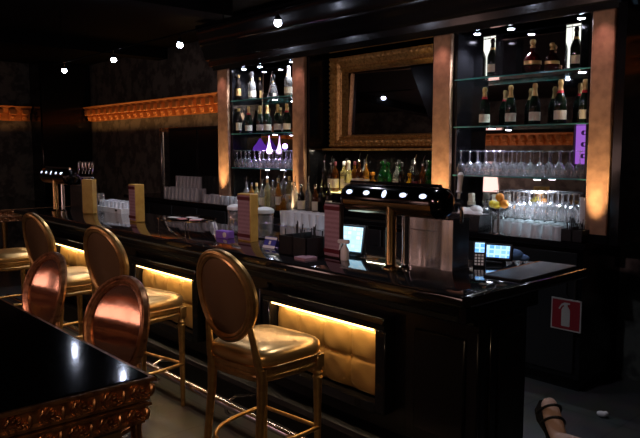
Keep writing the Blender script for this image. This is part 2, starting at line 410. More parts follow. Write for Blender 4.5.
# stepped bottle riser in the middle bay
MB().box(-5.31, -3.71, 4.66, 4.90, 1.1, 1.32, b=.006).build('bottle_riser', black, bb)
MB().box(-5.10, -4.80, 4.67, 4.89, 1.3205, 1.324).build('lit_riser_strip', riserglow, bb)
for (a, b) in COLS:
    x = (a + b) / 2
    light('SPOT', 'column_uplight', (x, YC - .12, 1.115), 85.0, (1.0, .64, .34), .03, rot=aim((x, YC - .12, 1.115), (x, YC - .01, 2.2)), spot=math.radians(50), blend=1)
    light('SPOT', 'column_fill', (x, YC - .13, 2.70), 4.0, (1.0, .50, .52), .03, rot=aim((x, YC - .13, 2.70), (x, YC, 2.0)), spot=math.radians(80), blend=1)  # unseen fill light added to tint the column tops mauve

light('AREA', 'riser_fill', (-4.5, 4.74, 1.742), 4.5, (1.0, .88, .66), 1.5, .012, rot=(math.radians(-12), 0, 0))  # unseen strip added to brighten the riser bottles
# framed mirror
fm = thing('framed_mirror', 'large gilt carved frame mirror hung in the middle bay of the back bar', 'mirror', (0, 0, 0))
x0, x1, z0, z1 = -5.28, -3.55, 1.775, 2.77
def loop(d, y): return [(x0 + d, y, z0 + d * .8), (x1 - d, y, z0 + d * .8), (x1 - d, y, z1 - d * 1.35), (x0 + d, y, z1 - d * 1.35)]
pr = [(0, 5.06), (0, 4.93), (.01, 4.88), (.03, 4.86), (.045, 4.885), (.055, 4.905), (.09, 4.90), (.105, 4.915), (.125, 4.925), (.135, 4.905), (.15, 4.915), (.165, 4.955), (.165, 5.0)]
m = MB(); m.rings([loop(d, y) for d, y in pr], cap=False)
m.build('frame', giltf, fm, angle=25)
m = MB()
def along(p, q, step, r, y):
    n = max(1, int((Vector(q) - Vector(p)).length / step))
    for i in range(n + 1):
        c = Vector(p).lerp(Vector(q), i / n); m.ell((c.x, y, c.z), r, n=8, m=6)
for d, y, st, r in ((.03, 4.862, .045, (.016, .012, .016)), (.138, 4.905, .026, (.009, .008, .009)), (.075, 4.903, .07, (.026, .010, .018))):
    L = loop(d, y)
    for i in range(4): along(L[i], L[(i + 1) % 4], st, r, y)
m.build('carved_beading', giltf, fm)
o = MB().box(-(x1 - x0) / 2 + .15, (x1 - x0) / 2 - .15, -.005, .005, z0 + .12, z1 - .2).build('mirror_glass', dmirror, fm, ((x0 + x1) / 2, 4.985, 0)); o.rotation_euler = (math.radians(-1.9), 0, math.radians(4))

# back counter
bc = thing('back_counter', 'long black counter running under the back bar shelves', 'counter', (0, 0, 0))
MB().box(-9.3, -2.22, 4.47, YB - .005, 1.055, 1.1, b=.008).build('worktop', black, bc)
m = MB(); m.box(-9.26, -2.26, 4.53, YB - .005, .10, 1.055); m.box(-9.24, -2.28, 4.58, YB - .01, 0, .1); m.build('cabinet_body', black, bc)
for i in range(11):
    xx = -9.2 + i * .63
    d = MB().box(xx, xx + .6, 4.512, 4.53, .14, 1.02, b=.005).build('cabinet_door', blackm, bc)
    MB().tube([(xx + .55, 4.512, .7), (xx + .55, 4.485, .72), (xx + .55, 4.485, .86), (xx + .55, 4.512, .88)], .006, 8).build('handle', bchrome, d)

# extinguisher sign on the counter end
sg = thing('extinguisher_sign', 'red square sign with white fire extinguisher symbol low on the back counter front', 'sign', (-2.36, 4.508, .57))
MB().box(-.115, .115, -.006, .002, -.115, .115).build('sign_border', signwhite, sg)
MB().box(-.105, .105, -.008, -.006, -.105, .105).build('sign_face', signred, sg)
m = MB(); m.prism([(-.028, -.085), (.028, -.085), (.032, -.08), (.032, .035), (.02, .055), (.012, .06), (.012, .075), (.03, .078), (.03, .088), (-.012, .088), (-.035, .075), (-.055, .04), (-.048, .035), (-.03, .062), (-.014, .07), (-.012, .06), (-.02, .055), (-.032, .035), (-.032, -.08)], -.011, -.008, 'y')
m.build('extinguisher_symbol', signwhite, sg)

# chrome framed panel and tall black cabinet left of the back bar
fr = thing('wall_mirror', 'narrow chrome-framed mirror on the dark wall left of the back bar', 'mirror', (-9.0, YB, 1.1))
m = MB(); m.box(-.27, -.21, -.06, -.006, .002, .98, b=.01); m.box(.21, .27, -.06, -.006, .002, .98, b=.01); m.box(-.21, .21, -.055, -.006, .92, .98); m.box(-.21, .21, -.055, -.006, .002, .06)
m.build('frame', steel, fr); MB().box(-.21, .21, -.03, -.02, .06, .92).build('mirror_glass', dmirror, fr)
tc = thing('tall_cabinet', 'tall black cabinet on the back counter behind stacked glasses', 'cabinet', (-7.85, 4.97, 1.1))
m = MB(); m.box(-.78, .78, -.11, .14, .002, .96, b=.006); m.build('body', blackm, tc)
m = MB(); m.box(-.74, -.02, -.12, -.11, .04, .92, b=.004); m.build('door', black, tc)
m = MB(); m.box(.02, .74, -.12, -.11, .04, .92, b=.004); m.build('door', black, tc)

# ------------------------------------------------------------------ the bar
bar = thing('bar', 'long black lacquered bar with padded gold panels along its front', 'bar', (0, 0, 0))
BX0, BX1 = -7.75, -1.74
def slab(z0, z1, ins):
    p = [(BX0 + ins, 2.44 + ins), (BX1 - .03 - ins, 2.44 + ins), (BX1 - ins, 2.47 + ins), (BX1 - ins, 3.55 - ins), (-2.36 + ins, 3.55 - ins), (-2.36 + ins, 3.34 - ins), (BX0 + ins, 3.34 - ins)]
    return [(x, y, z0) for x, y in p]
m = MB(); m.rings([slab(z, z, i) for z, i in ((1.045, .02), (1.05, .006), (1.06, 0), (1.088, 0), (1.097, .004), (1.1, .012))]); m.build('countertop', granite, bar, angle=25)
m = MB()
m.prism([(2.62, 1.045), (2.50, 1.045), (2.505, 1.02), (2.53, 1.012), (2.54, .98), (2.575, .965), (2.60, .93), (2.62, .92)], BX0 + .06, BX1 - .07, 'x')
m.box(BX1 - .09, BX1 - .05, 2.50, 3.12, .96, 1.045)
m.build('edge_moulding', satin, bar, angle=20)
m = MB()
m.box(BX0 + .1, BX1 - .1, 2.70, 3.10, .06, 1.045)
m.box(BX0 + .06, BX1 - .06, 2.62, 2.72, .90, 1.0)
m.box(BX0 + .06, BX1 - .06, 2.60, 3.12, 0, .13); m.prism([(2.60, .13), (2.61, .16), (2.66, .19), (2.70, .2), (2.75, .2), (2.75, .13)], BX0 + .06, BX1 - .06, 'x')
m.build('body', satin, bar, angle=20)
# pilasters between the panels
PX = [(-3.39, -2.475), (-5.25, -4.36), (-7.08, -6.19)]
for xa, xb in ((-2.30, -1.84), (-4.26, -3.49), (-6.09, -5.35)):
    m = MB(); m.box(xa, xb, 2.675, 2.70, .22, .90, b=.008); m.box(xa + .07, xb - .07, 2.66, 2.675, .29, .83, b=.008); m.build('raised_panel', satin, bar)
m = MB(); m.box(BX1 - .10, BX1 - .085, 2.76, 3.06, .22, .92, b=.006); m.box(BX1 - .085, BX1 - .075, 2.82, 3.0, .30, .84, b=.005); m.build('end_panel', black, bar)
def padded(xa, xb):
    za, zb = .375, .762
    f = MB()
    o = .085
    f.box(xa - o, xb + o, 2.60, 2.70, zb + .055, zb + .095, b=.006)     # ledge
    f.prism([(2.70, zb + .02), (2.615, zb + .02), (2.60, zb + .055), (2.70, zb + .055)], xa - o, xb + o, 'x')
    f.box(xa - o, xa - .01, 2.615, 2.70, za - .06, zb + .02, b=.006); f.box(xb + .01, xb + o, 2.615, 2.70, za - .06, zb + .02, b=.006)
    f.box(xa - .01, xb + .01, 2.615, 2.70, za - .07, za - .008, b=.006)
    fo = f.build('panel_frame', black, bar)
    nx, nz = 64, 32; cols, rows = 4, 2
    vs = []; fs = []
    for j in range(nz + 1):
        for i in range(nx + 1):
            u, v = i / nx, j / nz
            su = abs(math.sin(PI * u * cols)); sv = abs(math.sin(PI * v * rows))
            h = .55 * (su ** .28) * (sv ** .28) + .55 * (max(0, math.sin(PI * v)) ** .5) * (max(0, math.sin(PI * u)) ** .25)
            cu, cv = round(u * cols), round(v * rows)
            d2 = ((u * cols - cu) ** 2 + (v * rows - cv) ** 2)
            wr = .14 * math.sin(9 * u + 5 * v) + .07 * math.sin(23 * u - 11 * v) + .05 * math.sin(41 * u + 17 * v)
            vs.append((xa + u * (xb - xa), 2.685 - .030 * h * (1 + wr) + .012 * math.exp(-d2 * 40), za + v * (zb - za)))
    for j in range(nz):
        for i in range(nx):
            k = j * (nx + 1) + i
            fs.append((k, k + 1, k + nx + 2, k + nx + 1))
    pd = MB().add(vs, fs).build('padded_panel', goldp, bar, angle=80, fix=False)
    for i in range(1, cols):
        m = MB(); m.ell((xa + (xb - xa) * i / cols, 2.684, (za + zb) / 2), (.011, .008, .011), n=12, m=8); m.build('button', goldl, pd)
    MB().box(xa + .01, xb - .01, 2.62, 2.632, zb + .008, zb + .018).build('light_strip', ledm, fo)
    w = xb - xa
    light('AREA', 'panel_strip', ((xa + xb) / 2, 2.622, zb + .006), 1.35, (1.0, .72, .38), w - .04, .012, rot=(math.radians(14), 0, 0))
for a, b in PX: padded(a, b)
m = MB(); m.box(BX0 + .2, BX1 - .3, 2.486, 2.498, 1.0405, 1.0449); m.build('light_strip', ledm, bar)
light('AREA', 'counter_strip', ((BX0 + BX1) / 2 - .1, 2.492, 1.0395), 5.5, (1.0, .80, .60), 5.4, .010, rot=(math.radians(-22), 0, 0))
# foot rail with brackets, returning round the bar end
m = MB()
ry, rzz = 2.365, .12
pts = [(BX0 - .1, ry, rzz), (-5, ry, rzz), (-3, ry, rzz), (-1.72, ry, rzz)] + [(-1.72 + .17 * math.sin(a), ry + .17 - .17 * math.cos(a), rzz) for a in (PI / 8, PI / 4, 3 * PI / 8, PI / 2)] + [(-1.55, 3.1, rzz)]
m.tube(pts, .029, 16); m.build('foot_rail', railm, bar)
for x in (-7.4, -5.8, -4.55, -3.55, -2.1):
    m = MB(); m.tube([(x, ry, .12), (x, ry + .01, .06), (x, ry + .05, .02), (x, ry + .05, 0)], .012, 8); m.tube([(x, ry, .12), (x, 2.45, .15), (x, 2.61, .11)], .010, 8)
    m.ell((x, ry, .12), (.03, .03, .03)); m.lathe([(0, 0), (.03, 0), (.03, .008), (0, .008)], 14, T(x, ry + .05, 0)); m.build('rail_bracket', railm, bar)

# ------------------------------------------------------------------ bar stools
def leaf_ring(cx, cz, a, b, n=48, y=0.0, lean=0.0):
    return [(cx + a * math.cos(2 * PI * i / n), y, cz + b * math.sin(2 * PI * i / n)) for i in range(n)]
def make_stool(label, seat_m, back_m, inner_m, frame_m, lean=9):
    """faces +y; seat centre at the origin"""
    t = thing('bar_stool', label, 'bar stool')
    SH = .775
    def outline(sx, yf, yb, k=36):
        pts = []
        for i in range(k):
            a = 2 * PI * i / k
            c, s = math.cos(a), math.sin(a)
            e = .42
            x = math.copysign(abs(c) ** e, c); y = math.copysign(abs(s) ** e, s)
            w = sx * (1 - .07 * (1 - y) / 2 * 2)
            yy = y * (yf if y > 0 else yb)
            pts.append((x * w, yy))
        return pts
    def ring(sc, z, dome=0.0, ins=0.0): return [(x * sc, y * sc, z) for x, y in outline(.242, .235, .215)]
    m = MB(); m.rings([ring(.985, SH - .075), ring(1.01, SH - .06), ring(1.03, SH - .04), ring(1.015, SH - .018), ring(.96, SH - .002), ring(.86, SH + .010), ring(.62, SH + .019), ring(.3, SH + .022), ring(.02, SH + .022)])
    m.build('seat', seat_m, t, angle=60)
    m = MB(); m.rings([ring(.95, SH - .145), ring(.97, SH - .14), ring(.975, SH - .122), ring(.96, SH - .116), ring(.96, SH - .106), ring(.985, SH - .10), ring(.985, SH - .082), ring(.97, SH - .076)])
    m.build('seat_rail', frame_m, t, angle=25)
    m = MB(); m.tube([(x * 1.012, y * 1.012, SH - .072) for x, y in outline(.242, .235, .215, 60)], .0055, 6, closed=True)
    m.build('seat_piping', frame_m, t)
    # front legs: turned, tapering
    for sx in (-1, 1):
        m = MB(); M = T(sx * .205, .195, 0)
        m.box(-.027, .027, -.027, .027, SH - .15, SH - .078, M, b=.004)
        m.lathe([(.0, 0), (.013, 0), (.016, .012), (.013, .03), (.0155, .06), (.019, .30), (.0235, SH - .22), (.029, SH - .205), (.022, SH - .195), (.027, SH - .18), (.020, SH - .168), (.026, SH - .15)], 16, M)
        m.build('leg', frame_m, t)
        # rear legs: raked, square to round
        m = MB(); pts = [(sx * .185, -.185, SH - .08), (sx * .187, -.19, SH - .25), (sx * .19, -.205, .40), (sx * .195, -.235, .12), (sx * .197, -.25, 0)]
        m.tube(pts, [.027, .023, .021, .018, .016], 12); m.build('leg', frame_m, t)
    # footrest: straight bar at the front and a hoop round the back
    m = MB(); fz = .30
    m.tube([(-.205, .195, fz), (.205, .195, fz)], .011, 10)
    n = 24
    m.tube([(.205 + .0 + .075 * math.sin(PI * i / n) * 0 + 0 if False else .215 * math.cos(PI * i / n) * (1 + .16 * math.sin(PI * i / n)), .195 - (.47 * math.sin(PI * i / n) ** .8 if 0 < i < n else 0), fz) for i in range(n + 1)], .0115, 10)
    m.build('footrest', frame_m, t)
    # oval back
    lean = math.radians(lean); cz, cy = 1.05, -.238; A, B = .21, .237
    Mb = T(0, cy, cz) @ RX(lean)
    K = 48
    def oval(a, b, y): return [(a * math.cos(2 * PI * i / K), y - .05 * (1 - (a * math.cos(2 * PI * i / K) / A) ** 2) * 0.6, b * math.sin(2 * PI * i / K)) for i in range(K)]
    m = MB(); sec = [(0, -.004), (.004, -.018), (.016, -.022), (.024, -.016), (.032, -.021), (.044, -.014), (.044, .014), (.032, .021), (.024, .016), (.016, .022), (.004, .018)]
    rr = [oval(A - d, B - d, y) for d, y in sec]; rr.append(rr[0]); m.rings(rr, cap=False, M=Mb); m.build('back_frame', frame_m, t, angle=30)
    def pad(y0, bulge, flip):
        m = MB(); rs = []
        for q in (1, .93, .8, .6, .35, .12, .001): rs.append(oval((A - .039) * q, (B - .039) * q, y0 + bulge * (1 - q ** 2.5)))
        m.rings(rs, cap=False, M=Mb); c = len(m.v) ; return m
    pad(.006, .016, 0).build('backrest', inner_m, t, angle=70)
    pad(-.006, -.005, 1).build('back_panel', back_m, t, angle=70)
    for sx in (-1, 1):
        MB().tube([(sx * .185, -.19, SH - .11), (sx * .178, -.205, SH - .04), (sx * .165, -.222, SH + .07), (sx * .155, -.232, SH + .13)], [.024, .02, .017, .015], 10).build('back_support', frame_m, t)
    return t
SY = 2.07
st = make_stool('gold bar stool nearest the camera, its padded seat catching the panel glow', goldl, backl, goldl, gold)
st.location = (-2.745, SY, 0); st.rotation_euler = (0, 0, math.radians(6))
SG = 'gold oval-back stools along the bar'
st['group'] = SG
dup(st, (-4.13, SY, 0), math.radians(11), 'gold bar stool behind the tall copper-tinted chair, second along the bar', SG)
dup(st, (-5.29, SY, 0), math.radians(8), 'gold bar stool facing the beer taps, third along the bar', SG)
dup(st, (-6.76, SY, 0), math.radians(3), 'gold bar stool cut by the left picture edge, last along the bar', SG)
# stools at the carved table: gold model recoloured copper for the warm light
ts = make_stool('oval-back stool coloured copper for warm light at the table corner nearest the gold stool', copperl, backl, copperl, copper, 13)
TG = 'stools coloured copper for warm light, tucked under the carved table'
ts['group'] = TG
ts.scale = (.945, .945, .945)
ts.location = (-2.66, 1.03, 0); ts.rotation_euler = (0, 0, PI + math.radians(14))
dup(ts, (-3.60, 1.05, 0), PI + math.radians(8), 'oval-back stool coloured copper for warm light, farther along, half hidden behind table top', TG)

# ------------------------------------------------------------------ carved table
TX0, TX1, TY0, TY1, TZ = -4.25, -1.868, -.12, .985, 1.05
tb = thing('bar_table', 'tall black-topped table with two-tier carved gilt apron in the lower left corner', 'table', (0, 0, 0))
MB().box(TX0 + .012, TX1 - .012, TY0 + .012, TY1 - .012, TZ - .02, TZ, b=.005).build('tabletop', ebony, tb)
def tloop(d, z): return [(TX0 + d, TY0 + d, z), (TX1 - d, TY0 + d, z), (TX1 - d, TY1 - d, z), (TX0 + d, TY1 - d, z)]
def apron(zt, off, name, h):
    m = MB(); pr = [(.03, zt), (.0, zt), (-.004, zt - .004), (-.004, zt - .011), (.01, zt - .017), (.012, zt - .03), (.018, zt - h + .02), (.012, zt - h + .012), (.012, zt - h + .004), (.03, zt - h)]
    rr = [tloop(d + off, z) for d, z in pr]; rr.append(tloop(off + .09, zt - h)); rr.append(tloop(off + .09, zt)); rr.append(rr[0]); m.rings(rr, cap=False)
    # acanthus leaves along each side
    for (p, q, nx, ny) in (((TX1 - off, TY0 + off), (TX1 - off, TY1 - off), 1, 0), ((TX0 + off, TY1 - off), (TX1 - off, TY1 - off), 0, 1)):
        L = math.hypot(q[0] - p[0], q[1] - p[1]); n = int(L / .086)
        ux, uy = (q[0] - p[0]) / L, (q[1] - p[1]) / L
        Bm = Matrix(((ux, nx, 0, 0), (uy, ny, 0, 0), (0, 0, 1, 0), (0, 0, 0, 1)))
        for i in range(n):
            s = (i + .5) * L / n
            c = Matrix.Translation((p[0] + ux * s - nx * .012, p[1] + uy * s - ny * .012, zt - h * .54)) @ Bm @ Matrix.Diagonal((.76, 1, .95 if i % 2 else 1.05, 1))
            for k in range(4):
                f = k / 3
                m.ell((-.035 + .022 * k, .004, .012 - .006 * k + .008 * math.sin(3 * f)), (.017 - .002 * k, .012, .006), rot=(0, -.9 + .2 * k, 0), n=8, m=6, M=c)
                m.ell((-.030 + .020 * k, .003, -.016 + .003 * k), (.013, .010, .005), rot=(0, .8 - .25 * k, 0), n=8, m=6, M=c)
            m.ell((.045, .004, 0), (.010, .013, .022), rot=(0, .2, 0), n=8, m=6, M=c)
    return m.build(name, copper, tb, angle=35)
apron(TZ - .004, 0, 'carved_apron', .078)
apron(TZ - .085, .012, 'carved_lower_rail', .072)
for x, y in ((TX0 + .12, TY0 + .12), (TX1 - .12, TY0 + .12), (TX0 + .12, TY1 - .12), (TX1 - .12, TY1 - .12)):
    m = MB(); M = T(x, y, 0)
    m.box(-.045, .045, -.045, .045, .78, TZ - .1, M, b=.008); m.lathe([(0, 0), (.028, 0), (.034, .03), (.026, .06), (.022, .09), (.035, .4), (.045, .66), (.05, .72), (.036, .74), (.046, .76), (.036, .78)], 20, M)
    m.build('leg', gold, tb)
# a second carved table far to the left
t2 = dup(tb, (-6.55, 2.35, 0), None, 'distant tall table with carved gilt edge beyond the last bar stool')

# ------------------------------------------------------------------ track lights
tr = thing('light_track', 'thin dark cable track hung under the ceiling above the bar', 'light track', (0, 0, 0))
m = MB(); m.tube([(-7.65, 2.9, 2.69), (-4, 2.9, 2.69), (0.4, 2.9, 2.69)], .007, 8); m.build('rail', bchrome, tr)
for x in (-7.4, -4.3, -1.8, .3):
    m = MB(); m.tube([(x, 2.9, 2.695), (x, 2.9, ZC)], .004, 6); m.build('hanger', bchrome, tr)
def lamp(x, label):
    t = thing('track_spotlight', label, 'spotlight', (x, 2.9, 2.69), 0, 'spotlights on the bar track')
    m = MB(); m.tube([(0, 0, -.007), (0, 0, -.035)], .006, 8); m.lathe([(.0, -.034), (.014, -.034), (.016, -.05), (.03, -.075)], 16); m.build('lamp_holder', chrome, t)
    m = MB(); m.lathe([(0, -.112), (.014, -.110), (.023, -.10), (.025, -.09), (.020, -.076), (0, -.074)], 16); m.build('bulb', bulb, t)
    light('SPOT', 'track_beam', (x, 2.9, 2.55), 19, (.86, .88, 1.0), .03, spot=math.radians(120), blend=.7)
for x, l in ((-7.35, 'farthest small spotlight on the track, at its left end'), (-6.15, 'second small spotlight from the left end of the track'), (-4.93, 'third small spotlight from the left end of the track'), (-3.65, 'nearest spotlight in view, brightest, above the left alcove'), (-2.42, 'spotlight on the track just above the picture edge')):
    lamp(x, l)

# ------------------------------------------------------------------ beer towers
def tower(loc, label, handles, hy=.10):
    t = thing('beer_tower', label, 'beer tower', loc)
    L = .38; zc = .375
    m = MB(); n = 20
    def cs(x, k): return [(x, .088 * k * math.cos(2 * PI * i / n), zc + .085 * k * math.sin(2 * PI * i / n)) for i in range(n)]
    m.rings([cs(-L, .1), cs(-L + .005, .6), cs(-L + .03, .9), cs(-L + .07, 1), cs(L - .07, 1), cs(L - .03, .92), cs(L - .006, .6), cs(L, .1)]); m.build('tap_housing', bchrome, t, angle=60)
    m = MB(); m.tube([(-L + .05, -.01, zc + .086), (L - .05, -.01, zc + .086)], .012, 8); m.build('top_trim', chrome, t)
    m = MB(); m.rings([[(x, .0895 * math.cos(a), zc + .0865 * math.sin(a)) for a in [PI + .12 + 1.25 * j / 8 for j in range(9)]] for x in (-L + .06, L - .06)], cap=False); m.build('reflection_band', brass, t)  # added strip stands in for gold reflected under the housing
    for i, x in enumerate((-.27, -.135, 0, .135, .27)):
        M = T(x, 0, zc) @ RX(math.radians(-24)) @ T(0, -.089, 0)
        m = MB(); m.ell((0, 0, 0), (.023 if i != 2 else .016, .006, .012 if i != 2 else .021), n=18, m=8, M=M); o = m.build('medallion', medal, t)
        m = MB(); m.tube([(.026 * math.cos(a) * (1 if i != 2 else .7), 0, (.015 if i != 2 else .024) * math.sin(a)) for a in [2 * PI * k / 20 for k in range(20)]], .003, 6, closed=True, M=M); m.build('medallion_ring', chrome, o)
    for x, y, r in ((.03, -.055, .029), (.09, .0, .020)):
        m = MB(); m.lathe([(r * 1.7, 0), (r * 1.7, .008), (r * 1.1, .02), (r, .03), (r, zc - .02)], 20, T(x, y, 0)); m.build('pillar', chrome if r < .025 else brass, t)
    for x in handles:
        m = MB(); m.lathe([(.008, 0), (.008, .03), (.016, .035), (.012, .05), (.014, .11), (.017, .125), (.008, .14), (0, .14)], 12, T(x, hy, zc + .02) @ RX(-.12)); o = m.build('tap_handle', white if len(handles) == 1 else chrome, t)
        m = MB(); m.tube([(x, .03, zc), (x, hy + .01, zc - .01), (x, hy + .03, zc - .05), (x, hy + .03, zc - .11)], .010, 8); m.build('spout', chrome, o)
    return t
tower((-2.50, 2.80, 1.1), 'chrome beer tower with five lit medallions on the near end of the bar', (.36,))
tower((-7.20, 2.74, 1.1), 'chrome beer tower with lit medallions and five tap handles at the far bar end', (-.02, .08, .16, .25, .33), .22)
def splash(loc, w, label):
    t = thing('splash_guard', label, 'splash guard', loc)
    m = MB(); m.box(0, w, -.005, 0, .004, .275); m.box(w - .004, w, 0, .14, .004, .275); m.box(0, .004, 0, .14, .004, .275); m.build('steel_panel', steel, t)
    m = MB(); m.box(-.004, w + .004, -.009, .144, 0, .006); m.build('base_tray', steel, t)
    m = MB(); m.tube([(0, -.003, .278), (w, -.003, .278), (w, .14, .278)], .005, 8); m.tube([(.0, -.008, .205), (w * .75, -.008, .205)], .0022, 6); m.build('edge_trim', chrome, t)
splash((-2.55, 2.93, 1.1), .36, 'stainless splash guard standing beside the near beer tower')
splash((-7.25, 2.88, 1.1), .36, 'stainless splash guard below the far beer taps')

# ------------------------------------------------------------------ bar-top things
def menu(loc, rz, label, w=.15, d=.05, h=.34, sidem=ochre):
    t = thing('menu_stand', label, 'menu stand', loc, rz, 'upright drink menus on the bar')
    m = MB(); m.box(-w / 2, w / 2, -d / 2, d / 2, 0, h, b=.003); m.build('wooden_block', sidem, t)
    MB().box(-w / 2 + .008, w / 2 - .008, -d / 2 - .003, -d / 2, .012, h - .01).build('menu_page', page, t)
    for z in (.03, h - .045): MB().box(-w / 2 + .002, w / 2 - .002, -d / 2 - .006, -d / 2 - .003, z, z + .025).build('page_band', maroon, t)
menu((-3.92, 2.83, 1.1), 0, 'upright drink menu in an ochre block beside the white-lidded canisters', .155, .07)
menu((-2.955, 2.77, 1.1), math.radians(-3), 'upright drink menu in a dark frame beside the lit touch screen', .15, .03, .335, wood)
menu((-5.70, 2.87, 1.1), math.radians(0), 'upright drink menu beside the white glass rack', .13, .09)
menu((-6.76, 2.88, 1.1), math.radians(-62), 'ochre menu block turned side-on next to the far beer tower', .07, .13, .35)

# canisters
def canister(loc, label):
    t = thing('glass_canister', label, 'canister', loc, 0, 'lidded glass canisters')
    m = MB(); m.lathe([(0, .004), (.062, .004), (.068, .012), (.07, .19), (.066, .195)], 28); m.build('glass_body', glass, t)
    m = MB(); m.lathe([(0, 0), (.066, 0), (.07, .004), (.07, .006), (0, .006)], 28); m.build('base', blackm, t)
    m = MB(); m.lathe([(.073, .185), (.075, .20), (.072, .212), (.05, .224), (.02, .229), (0, .23)], 28); m.build('lid', white, t)
    m = MB(); m.lathe([(.0, .010), (.058, .010), (.060, .11), (0, .115)], 24); m.build('ice_fill', acryl, t)
canister((-4.36, 3.04, 1.1), 'white-lidded glass canister left of the ochre menu block')
canister((-3.99, 3.03, 1.1), 'white-lidded glass canister right of the ochre menu block')

# glasses -----------------------------------------------------------
PROF = {
    'wine': [(.001, .0), (.032, .002), (.034, .004), (.006, .009), (.0042, .03), (.0042, .085), (.012, .095), (.032, .115), (.040, .145), (.038, .175), (.033, .20)],
    'flute': [(.001, .0), (.028, .002), (.030, .004), (.005, .009), (.004, .07), (.010, .085), (.022, .12), (.024, .17), (.022, .21)],
    'tumbler': [(.001, .006), (.026, .006), (.029, .0), (.031, .004), (.037, .10)],
    'highball': [(.001, .008), (.026, .008), (.029, .0), (.030, .004), (.034, .15)],
    'hurricane': [(.001, .0), (.034, .003), (.036, .005), (.010, .014), (.010, .03), (.030, .06), (.034, .10), (.028, .15), (.038, .21)],
    'martini': [(.001, .0), (.034, .002), (.036, .004), (.005, .01), (.004, .08), (.055, .14)],
}
PROTO = {}
def put_glass(kind, name, label, group, loc, inv=False):
    key = (kind, name, inv)
    if key not in PROTO:
        p = PROF[kind]
        if inv:
            H = max(z for r, z in p); p = [(r, H - z) for r, z in p]
        o = MB().lathe(p, 20).build(name, glassf if kind in ('tumbler', 'highball') else glass, angle=50)
        tag(o, label, 'glass', group); o.location = loc; PROTO[key] = o
        return o
    o = PROTO[key].copy(); C.objects.link(o); o.location = loc; tag(o, label, 'glass', group)
    return o
# upside-down wine glasses on the lowest shelf of each alcove
for (a, b), lab, n in zip(ALC, ('left', 'right'), (13, 14)):
    for r, y in enumerate((4.675, 4.765)):
        for i in range(n):
            x = a + .06 + (b - a - .12) * (i + .5 * r * .6) / (n - .6)
            if r and lab == 'left' and (abs(x + 6.17) < .085 or abs(x + 6.34) < .17): continue
            if r and lab == 'right' and x > -2.56: continue
            put_glass('wine', 'wine_glass', 'clear wine glass upside down on the lowest shelf of the %s alcove, %s row' % (lab, ('front', 'rear')[r]), 'upside-down wine glasses in the %s alcove %s row' % (lab, ('front', 'rear')[r]), (x, y + random.uniform(-.006, .006), 1.5455), True)
# two tiers of tumblers beside the straw caddy
rk = thing('glass_rack', 'low clear rack holding two tiers of tumblers on the bar', 'rack', (-3.66, 3.16, 1.1))
m = MB(); m.box(-.28, .28, -.1, .1, .100, .104); m.build('rack_shelf', acryl, rk)
for sx in (-1, 1):
    for sy in (-1, 1): MB().tube([(sx * .275, sy * .095, 0), (sx * .275, sy * .095, .10)], .004, 6).build('rack_post', chrome, rk)
for tier, z in enumerate((1.1, 1.2045)):
    for i in range(6):
        for j in range(2):
            put_glass('tumbler', 'tumbler', 'clear tumbler on the %s tier beside the white-lidded canisters' % ('lower', 'upper')[tier], 'tumblers on the %s tier of the bar rack' % ('lower', 'upper')[tier], (-3.66 - .2 + i * .08, 3.12 + j * .085, z), False)
# crowd of glasses under the right alcove
def put_many(kind, name, label, group, spots, inv=True):
    for x, y, z in spots: put_glass(kind, name, label, group, (x, y, z), inv)
gx = lambda n, x0, x1: [x0 + (x1 - x0) * i / (n - 1) for i in range(n)]
rk = thing('glass_rack', 'clear raised shelf carrying upturned glasses under the right alcove', 'rack', (-2.70, 4.69, 1.1))
m = MB(); m.box(-.36, .36, -.125, .125, .128, .134); m.build('rack_shelf', pane, rk)
for sx in (-1, 1):
    for sy in (-1, 1): MB().tube([(sx * .352, sy * .118, 0), (sx * .352, sy * .118, .128)], .005, 6).build('rack_post', chrome, rk)
put_many('tumbler', 'tumbler', 'upturned tumbler at the front of the counter under the right alcove', 'upturned tumblers in front of the right alcove', [(x, 4.515 + .01 * (i % 2), 1.1) for i, x in enumerate(gx(5, -2.80, -2.46))] )
put_many('tumbler', 'tumbler', 'upturned tumbler beneath the clear raised shelf', 'tumblers beneath the raised shelf', [(x, y, 1.1) for y in (4.605, 4.69, 4.775) for x in gx(8, -3.01, -2.40)])
put_many('wine', 'wine_glass', 'upturned wine glass on the clear raised shelf under the right alcove', 'upturned wine glasses on the raised shelf', [(x, y, 1.2345) for y in (4.605, 4.69, 4.775) for x in gx(8, -3.02, -2.39)])
# stacked glasses left of the left alcove
put_many('highball', 'highball_glass', 'upturned tall tumbler on the counter in front of the tall black cabinet', 'tall tumblers before the black cabinet', [(x, y, 1.1) for y in (4.62, 4.72) for x in gx(9, -8.3, -7.5)])
put_many('highball', 'highball_glass', 'upturned tall tumbler stacked on another before the tall black cabinet', 'stacked tall tumblers, upper layer', [(x, 4.72, 1.2505) for x in gx(7, -8.15, -7.6)])
put_many('tumbler', 'tumbler', 'upturned tumbler in the row under the left alcove', 'tumblers under the left alcove', [(x, y, 1.1) for y in (4.56, 4.66) for x in gx(9, -7.2, -6.45)])
